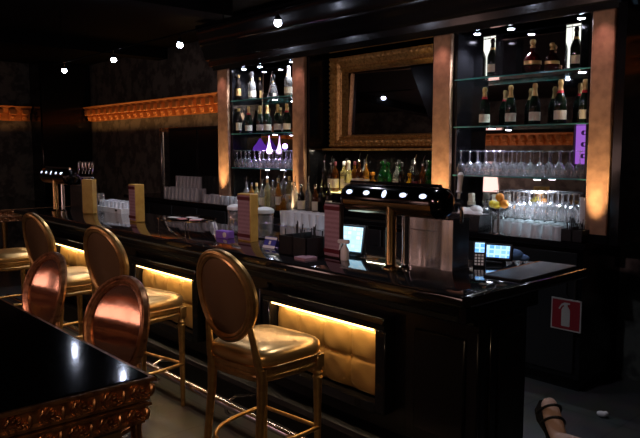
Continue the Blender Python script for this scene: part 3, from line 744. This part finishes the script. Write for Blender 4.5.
# white rack of glasses by the far menu
wr = thing('glass_tray', 'white tray of upturned glasses beyond the ochre menu blocks', 'tray', (-6.78, 3.20, 1.1), math.radians(0))
m = MB(); m.box(-.32, .32, -.12, .12, 0, .012); m.box(-.32, .32, -.12, -.112, .012, .05); m.box(-.32, .32, .112, .12, .012, .05); m.box(.312, .32, -.112, .112, .012, .05); m.box(-.32, -.312, -.112, .112, .012, .05); m.build('tray_body', white, wr)
MB().ell((.20, -.122, .03), (.03, .003, .012)).build('hand_slot', blackm, wr)
put_many('tumbler', 'tumbler', 'upturned tumbler in the white tray beyond the menu blocks', 'tumblers in the white tray', [(-6.78 - .27 + i * .09, 3.20 - .055 + j * .1, 1.1125) for i in range(7) for j in range(2)])
put_glass('wine', 'wine_glass', 'single upright wine glass between the far beer taps and the white tray', None, (-6.82, 3.03, 1.1))

# bottles -----------------------------------------------------------
BP = {
    'champagne': dict(body=[(0, 0), (.040, 0), (.044, .006), (.044, .15), (.040, .175), (.030, .20), (.020, .225), (.0155, .25), (.0155, .30), (0, .302)], cap=[(.0205, .225), (.0170, .25), (.0165, .275), (.0195, .28), (.0195, .297), (.014, .312), (0, .314)], lab=(.03, .095, .0445), neck=(.19, .213)),
    'liquor': dict(body=[(0, 0), (.034, 0), (.037, .005), (.037, .17), (.033, .195), (.018, .22), (.0135, .235), (.0135, .275), (0, .276)], cap=[(.0155, .262), (.0155, .295), (.012, .30), (0, .30)], lab=(.04, .13, .0375)),
    'tall': dict(body=[(0, 0), (.030, 0), (.033, .005), (.033, .20), (.028, .225), (.0135, .25), (.0125, .30), (0, .301)], cap=[(.0145, .285), (.0145, .318), (.011, .322), (0, .322)], lab=(.06, .15, .0335)),
    'squat': dict(body=[(0, 0), (.044, 0), (.048, .006), (.048, .10), (.042, .125), (.018, .15), (.014, .165), (.014, .19), (0, .191)], cap=[(.019, .185), (.021, .20), (.019, .215), (0, .217)], lab=(.03, .08, .0485)),
    'decanter': dict(body=[(0, 0), (.030, 0), (.036, .006), (.055, .035), (.062, .07), (.058, .10), (.040, .13), (.020, .145), (.015, .16), (.015, .185), (0, .186)], cap=[(.017, .178), (.018, .19), (.010, .195), (.018, .205), (.022, .22), (.016, .235), (0, .24)], lab=(.06, .085, .0628)),
}
def make_bottle(kind, body_m, cap_m, lab_m, label, group=None, loc=(0, 0, 0), s=1.0, band=None, pourer=False):
    t = thing('bottle', label, 'bottle', loc, random.uniform(-.2, .2), group)
    P = BP[kind]; t.scale = (s, s, s)
    MB().lathe(P['body'], 20).build('bottle_body', body_m, t, angle=50)
    if pourer:
        z = P['body'][-1][1]
        m = MB(); m.lathe([(.010, z - .002), (.015, z), (.015, z + .012), (.006, z + .018)], 12); m.tube([(0, 0, z + .015), (.004, 0, z + .05), (.018, 0, z + .085)], [.006, .005, .0035], 8); m.build('pour_spout', chrome, t)
    else: MB().lathe(P['cap'], 16).build('bottle_cap', cap_m, t)
    if lab_m:
        z0_, z1_, r = P['lab']
        MB().lathe([(r, z0_), (r, z1_)], 16, None, math.radians(-125), math.radians(35)).build('bottle_label', lab_m, t, fix=False)
    if band and 'neck' in P:
        MB().lathe([(.0265, P['neck'][0] + .012), (.0225, P['neck'][1] + .008), (.0195, P['neck'][1] + .022)], 16).build('neck_band', band, t)
    return t
# champagne on the middle shelves
zs = 1.9425
xs = (-3.23, -2.99, -2.78, -2.57, -2.38)
for i, x in enumerate(xs):
    make_bottle('champagne', dglass, foilg, labelm, '%s gold-foiled champagne bottle from the left on the right alcove middle shelf' % ORD[i], 'champagne bottles in the right alcove', (x, 4.70, zs), 1.0 if i != 3 else 1.04, redband if i in (0, 3, 4) else foilg)
xs = (-6.47, -6.25, -6.12, -5.93, -5.77)
for i, x in enumerate(xs):
    make_bottle('champagne', dglass, foilg, labelm, '%s gold-foiled champagne bottle from the left on the left alcove middle shelf' % ORD[i], 'champagne bottles in the left alcove', (x, 4.70, zs), 1.0, redband if i in (0, 4) else foilg)
make_bottle('liquor', kglass, foilg, labelm, 'dark bottle at the left end of the left alcove middle shelf', None, (-6.67, 4.70, zs), 1.0)
# top shelf, right: two lit display boxes with champagne, two cognac decanters
def display(loc, label, blabel):
    t = thing('display_case', label, 'display case', loc)
    m = MB(); m.box(-.06, .06, -.05, .05, 0, .012); m.box(-.06, .06, -.05, .05, .318, .33); m.box(-.06, -.055, -.05, .05, .012, .318); m.box(.055, .06, -.05, .05, .012, .318); m.build('case_frame', chrome, t)
    m = MB(); m.box(-.055, .055, .0455, .049, .014, .316); m.build('case_back', kglass, t)
    MB().box(-.052, .052, .040, .045, .016, .314).build('lit_back', boxglow, t)
    b = make_bottle('champagne', dglass, kglass, labelm, blabel, 'champagne in lit cases', (loc[0], loc[1] - .003, loc[2] + .0125), .94, foilg)
zt = 2.3285
display((-3.17, 4.71, zt), 'white-lit display case at the left of the right alcove top shelf', 'champagne bottle inside the lit case left of the cognac decanters')
display((-2.465, 4.71, zt), 'white-lit display case at the right of the right alcove top shelf', 'champagne bottle inside the lit case right of the cognac decanters')
make_bottle('decanter', red, foilg, foilg, 'larger red cognac decanter on the right alcove top shelf', 'cognac decanters', (-2.81, 4.70, zt), 1.08)
make_bottle('decanter', red, foilg, foilg, 'smaller red cognac decanter on the right alcove top shelf', 'cognac decanters', (-2.65, 4.70, zt), .9)
# top shelf, left
make_bottle('tall', kglass, foilg, foilg, 'dark bottle with gold label at the left of the left alcove top shelf', None, (-6.67, 4.70, zt), .95)
make_bottle('champagne', clearl, white, labelm, 'pale bottle on the left alcove top shelf beside the dark bottle', None, (-6.40, 4.70, zt), 1.02, foilg)
make_bottle('champagne', clearl, white, labelm, 'pale bottle at the right end of the left alcove top shelf', None, (-5.74, 4.70, zt), 1.04, foilg)
rs = thing('bottle_cradle', 'silver A-shaped bottle cradle on the left alcove top shelf', 'bottle cradle', (-6.03, 4.71, zt))
m = MB(); m.tube([(-.09, 0, .005), (-.05, 0, .12), (-.01, 0, .25), (.0, 0, .29), (.01, 0, .25), (.06, 0, .12), (.10, 0, .005)], .008, 8); m.tube([(-.05, 0, .12), (.06, 0, .12)], .005, 8); m.build('silver_frame', chrome, rs)
m = MB(); m.box(-.12, .12, -.05, .05, 0, .010, b=.003); m.build('base', chrome, rs)
t = thing('violet_scallop', 'added flame-shaped violet glow for the puck light scallop behind the left alcove glasses', 'glow shape', (-6.17, 4.765, 1.5455))  # added glowing shape stands in for the puck's violet scallop
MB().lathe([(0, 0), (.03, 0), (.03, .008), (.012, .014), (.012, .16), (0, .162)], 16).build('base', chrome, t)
MB().lathe([(0, .16), (.028, .17), (.032, .20), (.020, .24), (.009, .29), (.003, .36), (0, .372)], 18).build('scallop_core', violetcore, t)
t = thing('violet_scallop', 'wide violet glow shape added left of the brighter flame-shaped one', 'glow shape', (-6.34, 4.765, 1.5455))  # second added glow, for the wide part of the scallop
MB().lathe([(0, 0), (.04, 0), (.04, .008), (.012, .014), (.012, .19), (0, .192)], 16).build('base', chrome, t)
MB().lathe([(0, .19), (.09, .20), (.08, .24), (.045, .28), (.02, .32), (0, .345)], 18).build('scallop_dome', violetwide, t)
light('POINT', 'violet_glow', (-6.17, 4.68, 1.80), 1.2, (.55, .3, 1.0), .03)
# purple lit panel of round bottle ends in the right alcove
wr = thing('wine_rack', 'purple backlit wine rack holding three bottle ends at the right of the right alcove', 'wine rack', (-2.425, 4.785, 1.5455))
m = MB(); m.box(-.066, .066, .018, .024, .10, .385); m.build('lit_back', purpleglow, wr)
m = MB(); m.box(-.072, -.066, -.01, .028, 0, .386); m.box(.066, .072, -.01, .028, 0, .386); m.box(-.066, .066, -.01, .028, .09, .10); m.build('rack_frame', blackm, wr)
for z in (.16, .245, .33): MB().lathe([(0, -.02), (.014, -.02), (.018, 0), (.018, .02)], 12, T(0.01, 0, z) @ RX(PI / 2)).build('bottle_end', dglass, wr)

# liquor row on the riser
row = [(-5.22, 'tall', kglass, blackm, None, True, 'dark bottle with pour spout at the left end of the riser'),
       (-5.13, 'liquor', kglass, white, labelm, True, 'dark bottle with white label, second on the riser'),
       (-5.03, 'liquor', brown, maroon, labelm, False, 'reddish brown liquor bottle left of the pale bottles'),
       (-4.94, 'liquor', pale, white, labelm, False, 'pale yellow liquor bottle beside the reddish brown one'),
       (-4.85, 'champagne', pale, cream, labelm, False, 'tall cream-yellow bottle on the riser'),
       (-4.765, 'tall', amber, maroon, labelm, False, 'slim amber bottle right of the cream-yellow one'),
       (-4.685, 'tall', brown, blackm, labelm, True, 'slim brown bottle with pour spout on the riser'),
       (-4.60, 'tall', amber, foilg, labelm, True, 'slim gold bottle with pour spout on the riser'),
       (-4.505, 'squat', amber, orangem, labelm, False, 'squat orange bottle on the riser'),
       (-4.41, 'champagne', green, green, labelm, False, 'green bottle with pale label left of the other green one'),
       (-4.315, 'champagne', green, green, labelm, False, 'green bottle with pale label next to the brown-labelled bottle'),
       (-4.225, 'liquor', clearl, kglass, labelm, False, 'clear bottle with pale label right of the green bottles'),
       (-4.14, 'tall', kglass, blackm, None, False, 'tall black bottle above the third lit medallion'),
       (-4.055, 'squat', yellow, yellow, None, False, 'squat bright yellow bottle on the riser'),
       (-3.975, 'tall', kglass, blackm, maroon, True, 'black bottle right of the bright yellow one'),
       (-3.90, 'liquor', brown, blackm, None, True, 'brown bottle beside the single slim green bottle'),
       (-3.83, 'tall', green, green, None, False, 'slim green bottle at the right end of the riser')]
for x, k, bm_, cm, lm, po, lab in row:
    make_bottle(k, bm_, cm, lm, lab, 'liquor bottles on the riser', (x, 4.75 + random.uniform(-.02, .02), 1.3245 if -5.14 < x < -4.76 else 1.3205), random.uniform(.96, 1.06), None, po)
# rear row seen between them
for i, (x, k, bm_) in enumerate(((-5.18, 'tall', kglass), (-4.98, 'tall', brown), (-4.72, 'tall', clearl), (-4.46, 'tall', green), (-4.27, 'tall', green), (-4.10, 'tall', kglass), (-3.93, 'tall', kglass))):
    make_bottle(k, bm_, blackm, labelm, '%s bottle from the left in the back row of the riser' % ORD[i], 'back row of liquor bottles', (x, 4.85, 1.3245 if -5.14 < x < -4.76 else 1.3205), 1.05)
# counter-level bottles, left of the riser and under the left alcove
lowrow = [(-5.42, 4.52, 'tall', clearl), (-5.32, 4.52, 'liquor', kglass), (-5.22, 4.53, 'tall', clearl), (-5.12, 4.54, 'liquor', brown), (-5.02, 4.53, 'liquor', kglass), (-4.92, 4.54, 'tall', kglass)]
for i, (x, y, k, bm_) in enumerate(lowrow):
    make_bottle(k, bm_, chrome, labelm if i % 2 else None, '%s bottle from the left on the counter before the riser' % ORD[i], 'bottles on the counter before the riser', (x, y, 1.1), 1.0, None, i % 2 == 0)
kinds = [('liquor', clearl), ('decanter', amber), ('tall', pale), ('liquor', amber), ('decanter', clearl), ('tall', clearl), ('liquor', pale), ('squat', amber), ('tall', amber), ('liquor', clearl)]
k = 0
for r, y in enumerate((4.57, 4.70)):
    for i in range(9):
        x = -6.35 + i * .098 + r * .03
        kd, bm_ = kinds[(i * 3 + r * 4) % 10]
        make_bottle(kd, bm_, chrome if i % 2 else foilg, labelm if i % 3 == 0 else None, '%s bottle from the left in the %s row under the left alcove' % (ORD[i], ('front', 'rear')[r]), 'spirit bottles under the left alcove', (x, y, 1.1), random.uniform(.92, 1.08) * (.7 if kd in ('decanter', 'squat') else 1) * (1.12 if r else 1), None, (i + r) % 3 == 0)

# straw and napkin caddy on the bar
def caddy(loc, label, w, d, h, n, sm):
    t = thing('straw_caddy', label, 'caddy', loc)
    m = MB(); m.box(-w, w, -d, d, 0, .006); m.box(-w, w, -d, -d + .006, 0, h); m.box(-w, w, d - .006, d, 0, h); m.box(-w, -w + .006, -d, d, 0, h); m.box(w - .006, w, -d, d, 0, h); m.box(-.004, .004, -d, d, 0, h + .02); m.build('caddy_box', blackm, t)
    rnd = random.Random(3)
    for i in range(n):
        x, y = rnd.uniform(-w + .02, w - .02), rnd.uniform(-d + .02, d - .02)
        m = MB(); m.tube([(x, y, .01), (x + rnd.uniform(-.02, .02), y + rnd.uniform(-.015, .015), h + rnd.uniform(.03, .09))], .0035, 6); m.build('straw', sm, t)
    return t
caddy((-3.17, 2.70, 1.1), 'black caddy of straws on the bar between the tumblers and the menu', .13, .08, .12, 14, blackm)
caddy((-2.33, 4.535, 1.1), 'black caddy of straws at the right end of the back counter', .08, .05, .09, 16, blackm)
np_ = thing('napkin_stack', 'small stack of napkins on the bar beside the dark menu', 'napkins', (-3.02, 2.60, 1.1))
MB().box(-.05, .05, -.05, .05, 0, .018, b=.003).build('napkins', page, np_)
# table tent and violet card
t = thing('table_tent', 'small blue table tent card on the bar edge', 'card', (-3.53, 2.74, 1.1), math.radians(6))
m = MB(); m.add([(-.055, -.03, .002), (.055, -.03, .002), (.055, 0, .075), (-.055, 0, .075), (-.055, .03, .002), (.055, .03, .002)], [(0, 1, 2, 3), (3, 2, 5, 4)]); m.build('card', navy, t)
m = MB(); M = T(0, -.0305, .003) @ RX(math.radians(-22)); m.box(-.055, .055, -.001, .001, .0, .018, M); m.box(-.055, .055, -.001, .001, .060, .075, M); m.box(-.008, .008, -.001, .001, .025, .05, M); m.build('printed_band', paper, t)
t = thing('coaster_box', 'small violet box on the bar left of the ochre menu block', 'box', (-4.17, 2.80, 1.1), math.radians(10))
m = MB(); m.box(-.065, .065, -.035, .035, 0, .055, b=.004); m.build('box_body', violet, t)
MB().ell((.03, -.035, .028), (.02, .002, .02)).build('round_mark', paper, t)
# raised napkin tray
t = thing('serving_stand', 'low clear serving stand on thin legs holding papers on the bar', 'serving stand', (-4.58, 2.72, 1.1))
m = MB(); m.lathe([(0, .115), (.30, .115), (.305, .119), (.30, .123), (0, .123)], 40, Matrix.Diagonal((1, .62, 1, 1))); m.build('stand_top', white if False else acryl, t)
MB().lathe([(.30, .113), (.309, .115), (.309, .123), (.30, .125)], 40, Matrix.Diagonal((1, .62, 1, 1))).build('rim', chrome, t)
for x, y in ((-.2, -.13), (.2, -.13), (-.2, .13), (.2, .13)): MB().tube([(x, y, 0), (x, y, .115)], .004, 8).build('leg', chrome, t)
for i, (x, y, r, mm) in enumerate(((-.12, -.04, .3, paper), (.02, -.05, -.2, pinkp), (.12, .02, .5, paper), (-.02, .06, .1, paper), (.18, -.03, .9, pinkp))):
    o = MB().box(-.045, .045, -.03, .03, 0, .0015).build('paper_slip', mm); o.location = (-4.58 + x, 2.72 + y, 1.2232); o.rotation_euler = (0, 0, r)
    tag(o, ('white paper slip at the left of the clear serving stand', 'pink paper slip near the front of the clear serving stand', 'white paper slip at the right of the clear serving stand', 'white paper slip at the back of the clear serving stand', 'pink paper slip at the right edge of the clear serving stand')[i], 'paper', 'paper slips on the serving stand')
o = MB(); o.prism([(-.03, 0), (.03, 0), (0, .05)], -.02, .02, 'y'); o = o.build('folded_napkin', paper); o.location = (-4.78, 3.10, 1.1); tag(o, 'small folded white napkin standing behind the serving stand', 'napkin')
# touch screens
def pos(loc, rz, label, w, h, sm, tilt):
    t = thing('touch_screen', label, 'screen', loc, rz)
    M = T(0, 0, .03 + h / 2) @ RX(-tilt)
    m = MB(); m.box(-w / 2 - .014, w / 2 + .014, -.006, .03, -h / 2 - .014, h / 2 + .014, M, b=.005); m.build('screen_housing', blackm, t)
    m = MB(); m.box(-w / 2, w / 2, -.009, -.006, -h / 2, h / 2, M); m.build('display', sm, t)
    m = MB(); m.box(-.05, .05, -.03, .09, 0, .012, b=.003); m.tube([(0, .05, .01), (0, .035, .03 + h / 2)], .016, 8); m.build('stand', blackm, t)
pos((-2.93, 2.90, 1.1), math.radians(8), 'lit pale blue touch screen on the bar behind the spray bottle', .16, .15, scr1, math.radians(10))
pos((-2.20, 3.34, 1.1), math.radians(20), 'bright blue touch screen on the bar return behind the splash guard', .17, .07, scr2, math.radians(20))
t = thing('card_terminal', 'small lit card terminal beside the splash guard end', 'card terminal', (-2.17, 3.14, 1.1), math.radians(30))
M = RX(-.35); m = MB(); m.box(-.035, .035, -.0, .05, 0.004, .15, M, b=.006); m.build('terminal_body', blackm, t)
MB().box(-.026, .026, -.002, 0, .085, .14, M).build('display', scr2, t)
m = MB()
for i in range(3):
    for j in range(4): m.box(-.024 + i * .018, -.012 + i * .018, -.003, 0, .012 + j * .017, .023 + j * .017, M)
m.build('keypad', white, t)
light('AREA', 'screen_glow', (-2.93, 2.83, 1.22), .25, (.4, .7, 1), .14, .12, rot=(PI / 2, 0, math.radians(8)))
# spray bottle
t = thing('spray_bottle', 'white spray bottle lying against the lit pale blue touch screen', 'spray bottle', (-2.85, 2.76, 1.1), .3)
m = MB(); m.lathe([(0, 0), (.024, 0), (.026, .004), (.026, .06), (.012, .085), (.012, .095), (0, .096)], 16); m.build('bottle_body', white, t)
m = MB(); m.box(-.045, .03, -.012, .012, .098, .122, b=.005); m.prism([(-.03, .10), (-.02, .10), (-.032, .06), (-.04, .06)], -.006, .006, 'y'); m.build('trigger_head', white, t)
# bar mat, blue cloth, tray beside the second screen
t = thing('bar_mat', 'black folded mat lying flat on the bar return', 'mat', (-1.89, 3.22, 1.1), math.radians(2))
m = MB(); m.box(-.11, .11, -.30, .30, 0, .014, b=.004); m.build('mat_body', blackm, t)
m = MB(); m.tube([(-.105, -.28, .014), (-.105, .28, .014)], .003, 6); m.build('mat_edge', chrome, t)
o = MB(); o.ell((0, 0, .035), (.06, .05, .035)); o.ell((.05, .02, .02), (.04, .03, .02)); o = o.build('bar_cloth', bluecl); o.location = (-2.17, 3.49, 1.1); tag(o, 'crumpled blue cloth on the bar beside the bright blue screen', 'cloth')

# things under the right alcove
def jug(x, y, label):
    t = thing('juice_pourer', label, 'pourer', (x, y, 1.1), 0, 'cream-topped juice pourers')
    m = MB(); m.lathe([(0, 0), (.04, 0), (.043, .006), (.043, .17), (.03, .20)], 20); m.build('container', clearl, t)
    m = MB(); m.lathe([(.034, .195), (.034, .22), (.028, .225), (.028, .285), (.024, .29), (0, .29)], 20); m.build('collar', cream, t)
    m = MB(); m.tube([(.04, 0, .16), (.075, 0, .15), (.08, 0, .09), (.042, 0, .05)], .006, 8); m.build('handle', white, t)
jug(-3.35, 4.72, 'cream-topped juice pourer beside the chrome tap handle'); jug(-3.13, 4.74, 'cream-topped juice pourer left of the lemons')
t = thing('ice_bucket', 'wide steel ice tub heaped with a white cloth on the back counter', 'ice tub', (-3.26, 4.575, 1.1))
m = MB(); m.rings([[(x * s_, y * s_, z) for x, y in ((-.16, -.09), (.16, -.09), (.16, .09), (-.16, .09))] for s_, z in ((.8, 0), (.85, .006), (1, .13), (1.05, .135), (1.05, .14), (.97, .135), (.82, .02))], cap=False); m.add([(x * .82, y * .82, .02) for x, y in ((-.16, -.09), (.16, -.09), (.16, .09), (-.16, .09))], [(0, 1, 2, 3)]); m.build('tub', steel, t, angle=30)
o = MB(); o.ell((0, 0, .0), (.12, .06, .05)); o.ell((.05, .01, .03), (.06, .05, .04)); o.ell((-.06, 0, .02), (.05, .04, .03)); o = o.build('bar_towel', paper); o.location = (-3.26, 4.575, 1.235); tag(o, 'white towel heaped in the steel ice tub', 'towel')
t = thing('fruit_jar', 'clear square fruit jar standing behind the lemons', 'jar', (-3.22, 4.755, 1.1))
MB().lathe([(0, .004), (.05, .004), (.052, .01), (.05, .16), (.03, .18), (.03, .22)], 20).build('jar_body', glass, t); MB().lathe([(.033, .215), (.033, .24), (0, .245)], 16).build('jar_lid', chrome, t)
st_ = thing('fruit_stand', 'small steel pedestal bowl of citrus beside the upturned glasses', 'bowl', (-2.96, 4.535, 1.1))
MB().lathe([(0, 0), (.05, 0), (.05, .006), (.012, .012), (.012, .16), (.05, .175), (.09, .20), (.095, .205), (.05, .185), (0, .18)], 24).build('bowl', steel, st_)
for i, (x, y, z, mm, l) in enumerate(((-3.01, 4.525, 1.33, lemon, 'yellow lemon at the left of the steel pedestal bowl'), (-2.96, 4.50, 1.325, lemon, 'yellow lemon at the front of the steel pedestal bowl'), (-2.915, 4.535, 1.335, orangem, 'orange fruit at the right of the steel pedestal bowl'), (-2.965, 4.57, 1.345, lemon, 'yellow lemon at the back of the steel pedestal bowl'), (-2.955, 4.535, 1.385, orangem, 'orange fruit on top of the citrus heap'))):
    o = MB().ell((0, 0, 0), (.034, .03, .03) if mm is lemon else (.034, .034, .034), rot=(0, .3 * i, i), n=14, m=10).build('lemon' if mm is lemon else 'orange', mm); o.location = (x, y, z); tag(o, l, 'fruit', 'citrus in the pedestal bowl')
t = thing('cup_stack', 'stack of white plastic cups in front of the right column', 'cups', (-2.318, 4.64, 1.1))
m = MB()
for i in range(8): m.lathe([(.028, .0 + i * .03), (.038, .10 + i * .03), (.041, .102 + i * .03)], 20)
m.build('cups', white, t)
# crumpled paper on the floor behind the bar end
o = MB(); o.ell((0, 0, .02), (.035, .025, .02)); o.ell((.02, .01, .025), (.02, .02, .018)); o = o.build('crumpled_paper', paper); o.location = (-1.95, 4.25, 0); tag(o, 'small crumpled pale paper on the floor at far right', 'paper')

# ------------------------------------------------------------------ lounge lamps added out of view for fill and reflections
for i, (x, l) in enumerate(((-9.6, 'left'), (-1.2, 'right'))):
    t = thing('fill_sconce', 'added pink fill sconce, the %s one on the lounge wall behind the camera' % l, 'wall lamp', (x, YF, 1.9), 0, 'added lounge fill sconces')  # out-of-view sconce added for pink fill
    m = MB(); m.lathe([(0, 0), (.05, 0), (.05, .01), (0, .012)], 16, RX(-PI / 2)); m.tube([(0, .01, 0), (0, .12, -.02), (0, .14, .05)], .008, 8); m.build('bracket', gold, t)
    m = MB(); m.lathe([(.16, .04), (.10, .30)], 24, T(0, .18, 0)); m.build('lamp_shade', shadeglow, t)

def fill_spot(loc, to, e, col, ang, label):  # out-of-view spotlight added to wash the room from the front
    d = (Vector(to) - Vector(loc)).normalized()
    t = thing('fill_spotlight', label, 'spotlight', loc, 0, 'added lounge fill spotlights'); Q = d.to_track_quat('-Z', 'Y').to_matrix().to_4x4()
    m = MB(); m.lathe([(0, .12), (.05, .12), (.07, .10), (.075, -.08), (.068, -.08), (.065, .0), (0, .01)], 20, Q); m.build('lamp_can', blackm, t)
    m = MB(); m.tube([(0, 0, ZC - loc[2]), (0, 0, .10)], .012, 8); m.build('yoke', blackm, t)
    light('SPOT', 'fill_beam', Vector(loc) + d * .09, e, col, .05, rot=aim(loc, to), spot=math.radians(ang), blend=.7)
fill_spot((-2.2, -1.6, 2.95), (-4.6, 4.6, 1.75), 110, (1.0, .60, .62), 62, 'added pink fill spotlight on the lounge ceiling aimed at the back bar')
fill_spot((1.7, -1.0, 2.95), (-3.0, 1.9, .9), 85, (1.0, .66, .40), 50, 'added warm fill spotlight on the lounge ceiling aimed at the table and the bar stools')
for x, l in ((-5.5, 'nearer the bar end of the room'), (-8.5, 'farther to the left')):  # added so the stool backs have a pink glow to reflect
    t = thing('fill_floor_lamp', 'added pink-shaded floor lamp behind the camera, %s' % l, 'floor lamp', (x, -2.7, 0), 0, 'added lounge floor lamps')
    MB().lathe([(0, 0), (.15, 0), (.15, .015), (.03, .03), (.014, .06), (.014, 1.3), (0, 1.3)], 20).build('stand', gold, t)
    MB().lathe([(.36, 1.22), (.27, 1.85)], 28).build('lamp_shade', shadeglow, t)
# general light -----------------------------------------------------
W = bpy.data.worlds.new('World'); SC.world = W; W.use_nodes = True
W.node_tree.nodes['Background'].inputs[0].default_value = (.5, .55, .7, 1); W.node_tree.nodes['Background'].inputs[1].default_value = .004

# ------------------------------------------------------------------ the seated guest at the bar end
PT = Matrix.Translation((-.42, 2.13, 0)) @ Matrix.Rotation(math.radians(48.6), 4, 'Z')
dup(st, (-.42, 2.13, 0), math.radians(48.6), 'gold bar stool at the bar end under the seated guest', SG)
skin = mat('skin', (0.85, 0.60, 0.52), rough=0.5); dress = mat('black_dress', (0.012, 0.011, 0.014), rough=0.8); hairm = mat('dark_hair', (0.02, 0.012, 0.008), rough=0.5)
def skinned(name, nodes, edges, m, parent=None, levels=2):
    me = bpy.data.meshes.new(name); me.from_pydata([n[0] for n in nodes], edges, []); me.materials.append(m)
    o = bpy.data.objects.new(name, me); C.objects.link(o)
    if parent: o.parent = parent
    md = o.modifiers.new('skin', 'SKIN'); md.use_smooth_shade = True
    if not me.skin_vertices: me.skin_vertices.new()
    for sv, n in zip(me.skin_vertices[0].data, nodes): sv.radius = n[1] if isinstance(n[1], tuple) else (n[1], n[1])
    me.skin_vertices[0].data[0].use_root = True
    ss = o.modifiers.new('smooth', 'SUBSURF'); ss.levels = levels; ss.render_levels = levels
    return o
def W_(x, y, z): return tuple(PT @ Vector((x, y, z)))
N = [(W_(0, 0, .90), (.15, .13)), (W_(0, -.02, 1.08), (.12, .10)), (W_(0, 0, 1.26), (.13, .11)), (W_(0, .01, 1.40), (.06, .06)), (W_(0, .025, 1.47), (.045, .045)), (W_(0, .04, 1.54), (.07, .075)), (W_(0, .05, 1.62), (.085, .095)), (W_(0, .035, 1.70), (.06, .07)),
     (W_(-.09, .04, .89), .085), ((-.925, 2.215, .70), .058), ((-1.0, 2.275, .665), .05), ((-1.31, 2.52, .565), .034), ((-1.335, 2.54, .545), .037), ((-1.38, 2.573, .595), .042), ((-1.425, 2.607, .655), .040), ((-1.445, 2.622, .685), .026),
     (W_(.10, .04, .88), .085), (W_(.10, .42, .84), .058), (W_(.09, .43, .60), .048), (W_(.08, .36, .31), .033), (W_(.08, .37, .275), .034), (W_(.08, .46, .262), .032), (W_(.08, .54, .278), .022),
     (W_(-.18, 0, 1.36), .05), (W_(-.24, .06, 1.14), .038), (W_(-.10, .18, 1.03), .028), (W_(-.02, .22, 1.03), .026),
     (W_(.18, 0, 1.36), .05), (W_(.24, .04, 1.14), .038), (W_(.16, .24, 1.03), .028), (W_(.13, .31, 1.02), .026)]
EG = [(0, 1), (1, 2), (2, 3), (3, 4), (4, 5), (5, 6), (6, 7), (0, 8), (8, 9), (9, 10), (10, 11), (11, 12), (12, 13), (13, 14), (14, 15), (0, 16), (16, 17), (17, 18), (18, 19), (19, 20), (20, 21), (21, 22), (2, 23), (23, 24), (24, 25), (25, 26), (2, 27), (27, 28), (28, 29), (29, 30)]
for base, sx, fy in ((26, -.02, .25), (30, .13, .365)):
    for k in range(5):
        o_ = sx + (k - 2) * .017; r = .009; ln = (.045, .07, .078, .072, .058)[k]; z = 1.03
        N.append((W_(o_, fy, z), r + .002)); a = len(N) - 1; EG.append((base, a))
        N.append((W_(o_, fy + ln * .6, z - .008), r)); N.append((W_(o_, fy + ln, z - .028), r - .0015)); EG += [(a, a + 1), (a + 1, a + 2)]
person = skinned('person', N, EG, skin)
tag(person, 'person seated at the bar end, only a sandalled foot showing at the bottom edge', 'person')
skinned('dress', [(W_(0, 0, .90), (.175, .16)), (W_(0, -.02, 1.08), (.14, .125)), (W_(0, 0, 1.28), (.175, .15)), (W_(0, .0, 1.40), (.19, .12)), (W_(-.10, .06, .89), .105), ((-.83, 2.165, .74), .078), (W_(.10, .06, .885), .105), (W_(.10, .33, .85), .08)], [(0, 1), (1, 2), (2, 3), (0, 4), (4, 5), (0, 6), (6, 7)], dress, person)
m = MB(); rr = []
for z, a, b, c in ((1.36, .085, .03, -.085), (1.42, .105, .045, -.075), (1.50, .112, .062, -.052), (1.57, .110, .085, -.02), (1.64, .108, .102, .015), (1.70, .096, .098, .03), (1.745, .066, .07, .035), (1.765, .01, .01, .035)):
    rr.append([(a * math.cos(2 * PI * k / 24), c + b * math.sin(2 * PI * k / 24) * (1 if math.sin(2 * PI * k / 24) < 0 or z > 1.68 else .45), z) for k in range(24)])
m.rings(rr, M=PT); m.build('hair', hairm, person, angle=60)
m = MB()
for sx in (-1, 1): m.ell((sx * .032, .128, 1.625), (.012, .008, .007), n=10, m=8, M=PT)
m.build('eyes', white, person); m = MB(); m.ell((0, .138, 1.565), (.022, .008, .008), n=12, m=8, M=PT); m.build('lips', signred, person)
def sandal(heel, toe, up):
    heel, toe = Vector(heel), Vector(toe); d = (toe - heel).normalized(); u = Vector(up); u = (u - d * u.dot(d)).normalized(); w = d.cross(u)
    Bm = Matrix(((d.x, w.x, u.x, heel.x), (d.y, w.y, u.y, heel.y), (d.z, w.z, u.z, heel.z), (0, 0, 0, 1))); L = (toe - heel).length
    m = MB(); out = [(-.03, -.028), (.06, -.03), (L * .7, -.05), (L, -.046), (L + .035, -.02), (L + .035, .02), (L, .046), (L * .7, .05), (.06, .03), (-.03, .028)]
    m.prism(out, -.062, -.040, 'z', Bm); o = m.build('sandal', blackm, person)
    for x0_, x1_, r in ((L * .80, L * .86, .046), (L * .42, L * .58, .044)):
        MB().tube([(x0_ + (x1_ - x0_) * i / 12, r * math.cos(PI * i / 12), -.045 + (r + .046) * math.sin(PI * i / 12) ** .8) for i in range(13)], .006, 8, M=Bm).build('strap', blackm, o)
sandal((-1.335, 2.54, .55), (-1.43, 2.612, .665), (1, -.75, 1)); sandal(W_(.08, .37, .285), W_(.08, .53, .27), (0, 0, 1))

# camera ------------------------------------------------------------
cam = bpy.data.cameras.new('Camera'); co = bpy.data.objects.new('Camera', cam); C.objects.link(co)
co.location = (0, 0, 1.75)
co.rotation_euler = (math.radians(90 - 5.8366), 0, math.radians(90 - 41.956))
cam.sensor_width = 36; cam.sensor_fit = 'HORIZONTAL'; cam.lens = 675 / 640 * 36; cam.clip_start = .02
SC.camera = co
vs = SC.view_settings; vs.view_transform = 'Standard'; vs.look = 'None'; vs.exposure = 0; vs.gamma = 1; vs.use_curve_mapping = False
SC.cycles.max_bounces = 8; SC.cycles.transparent_max_bounces = 24
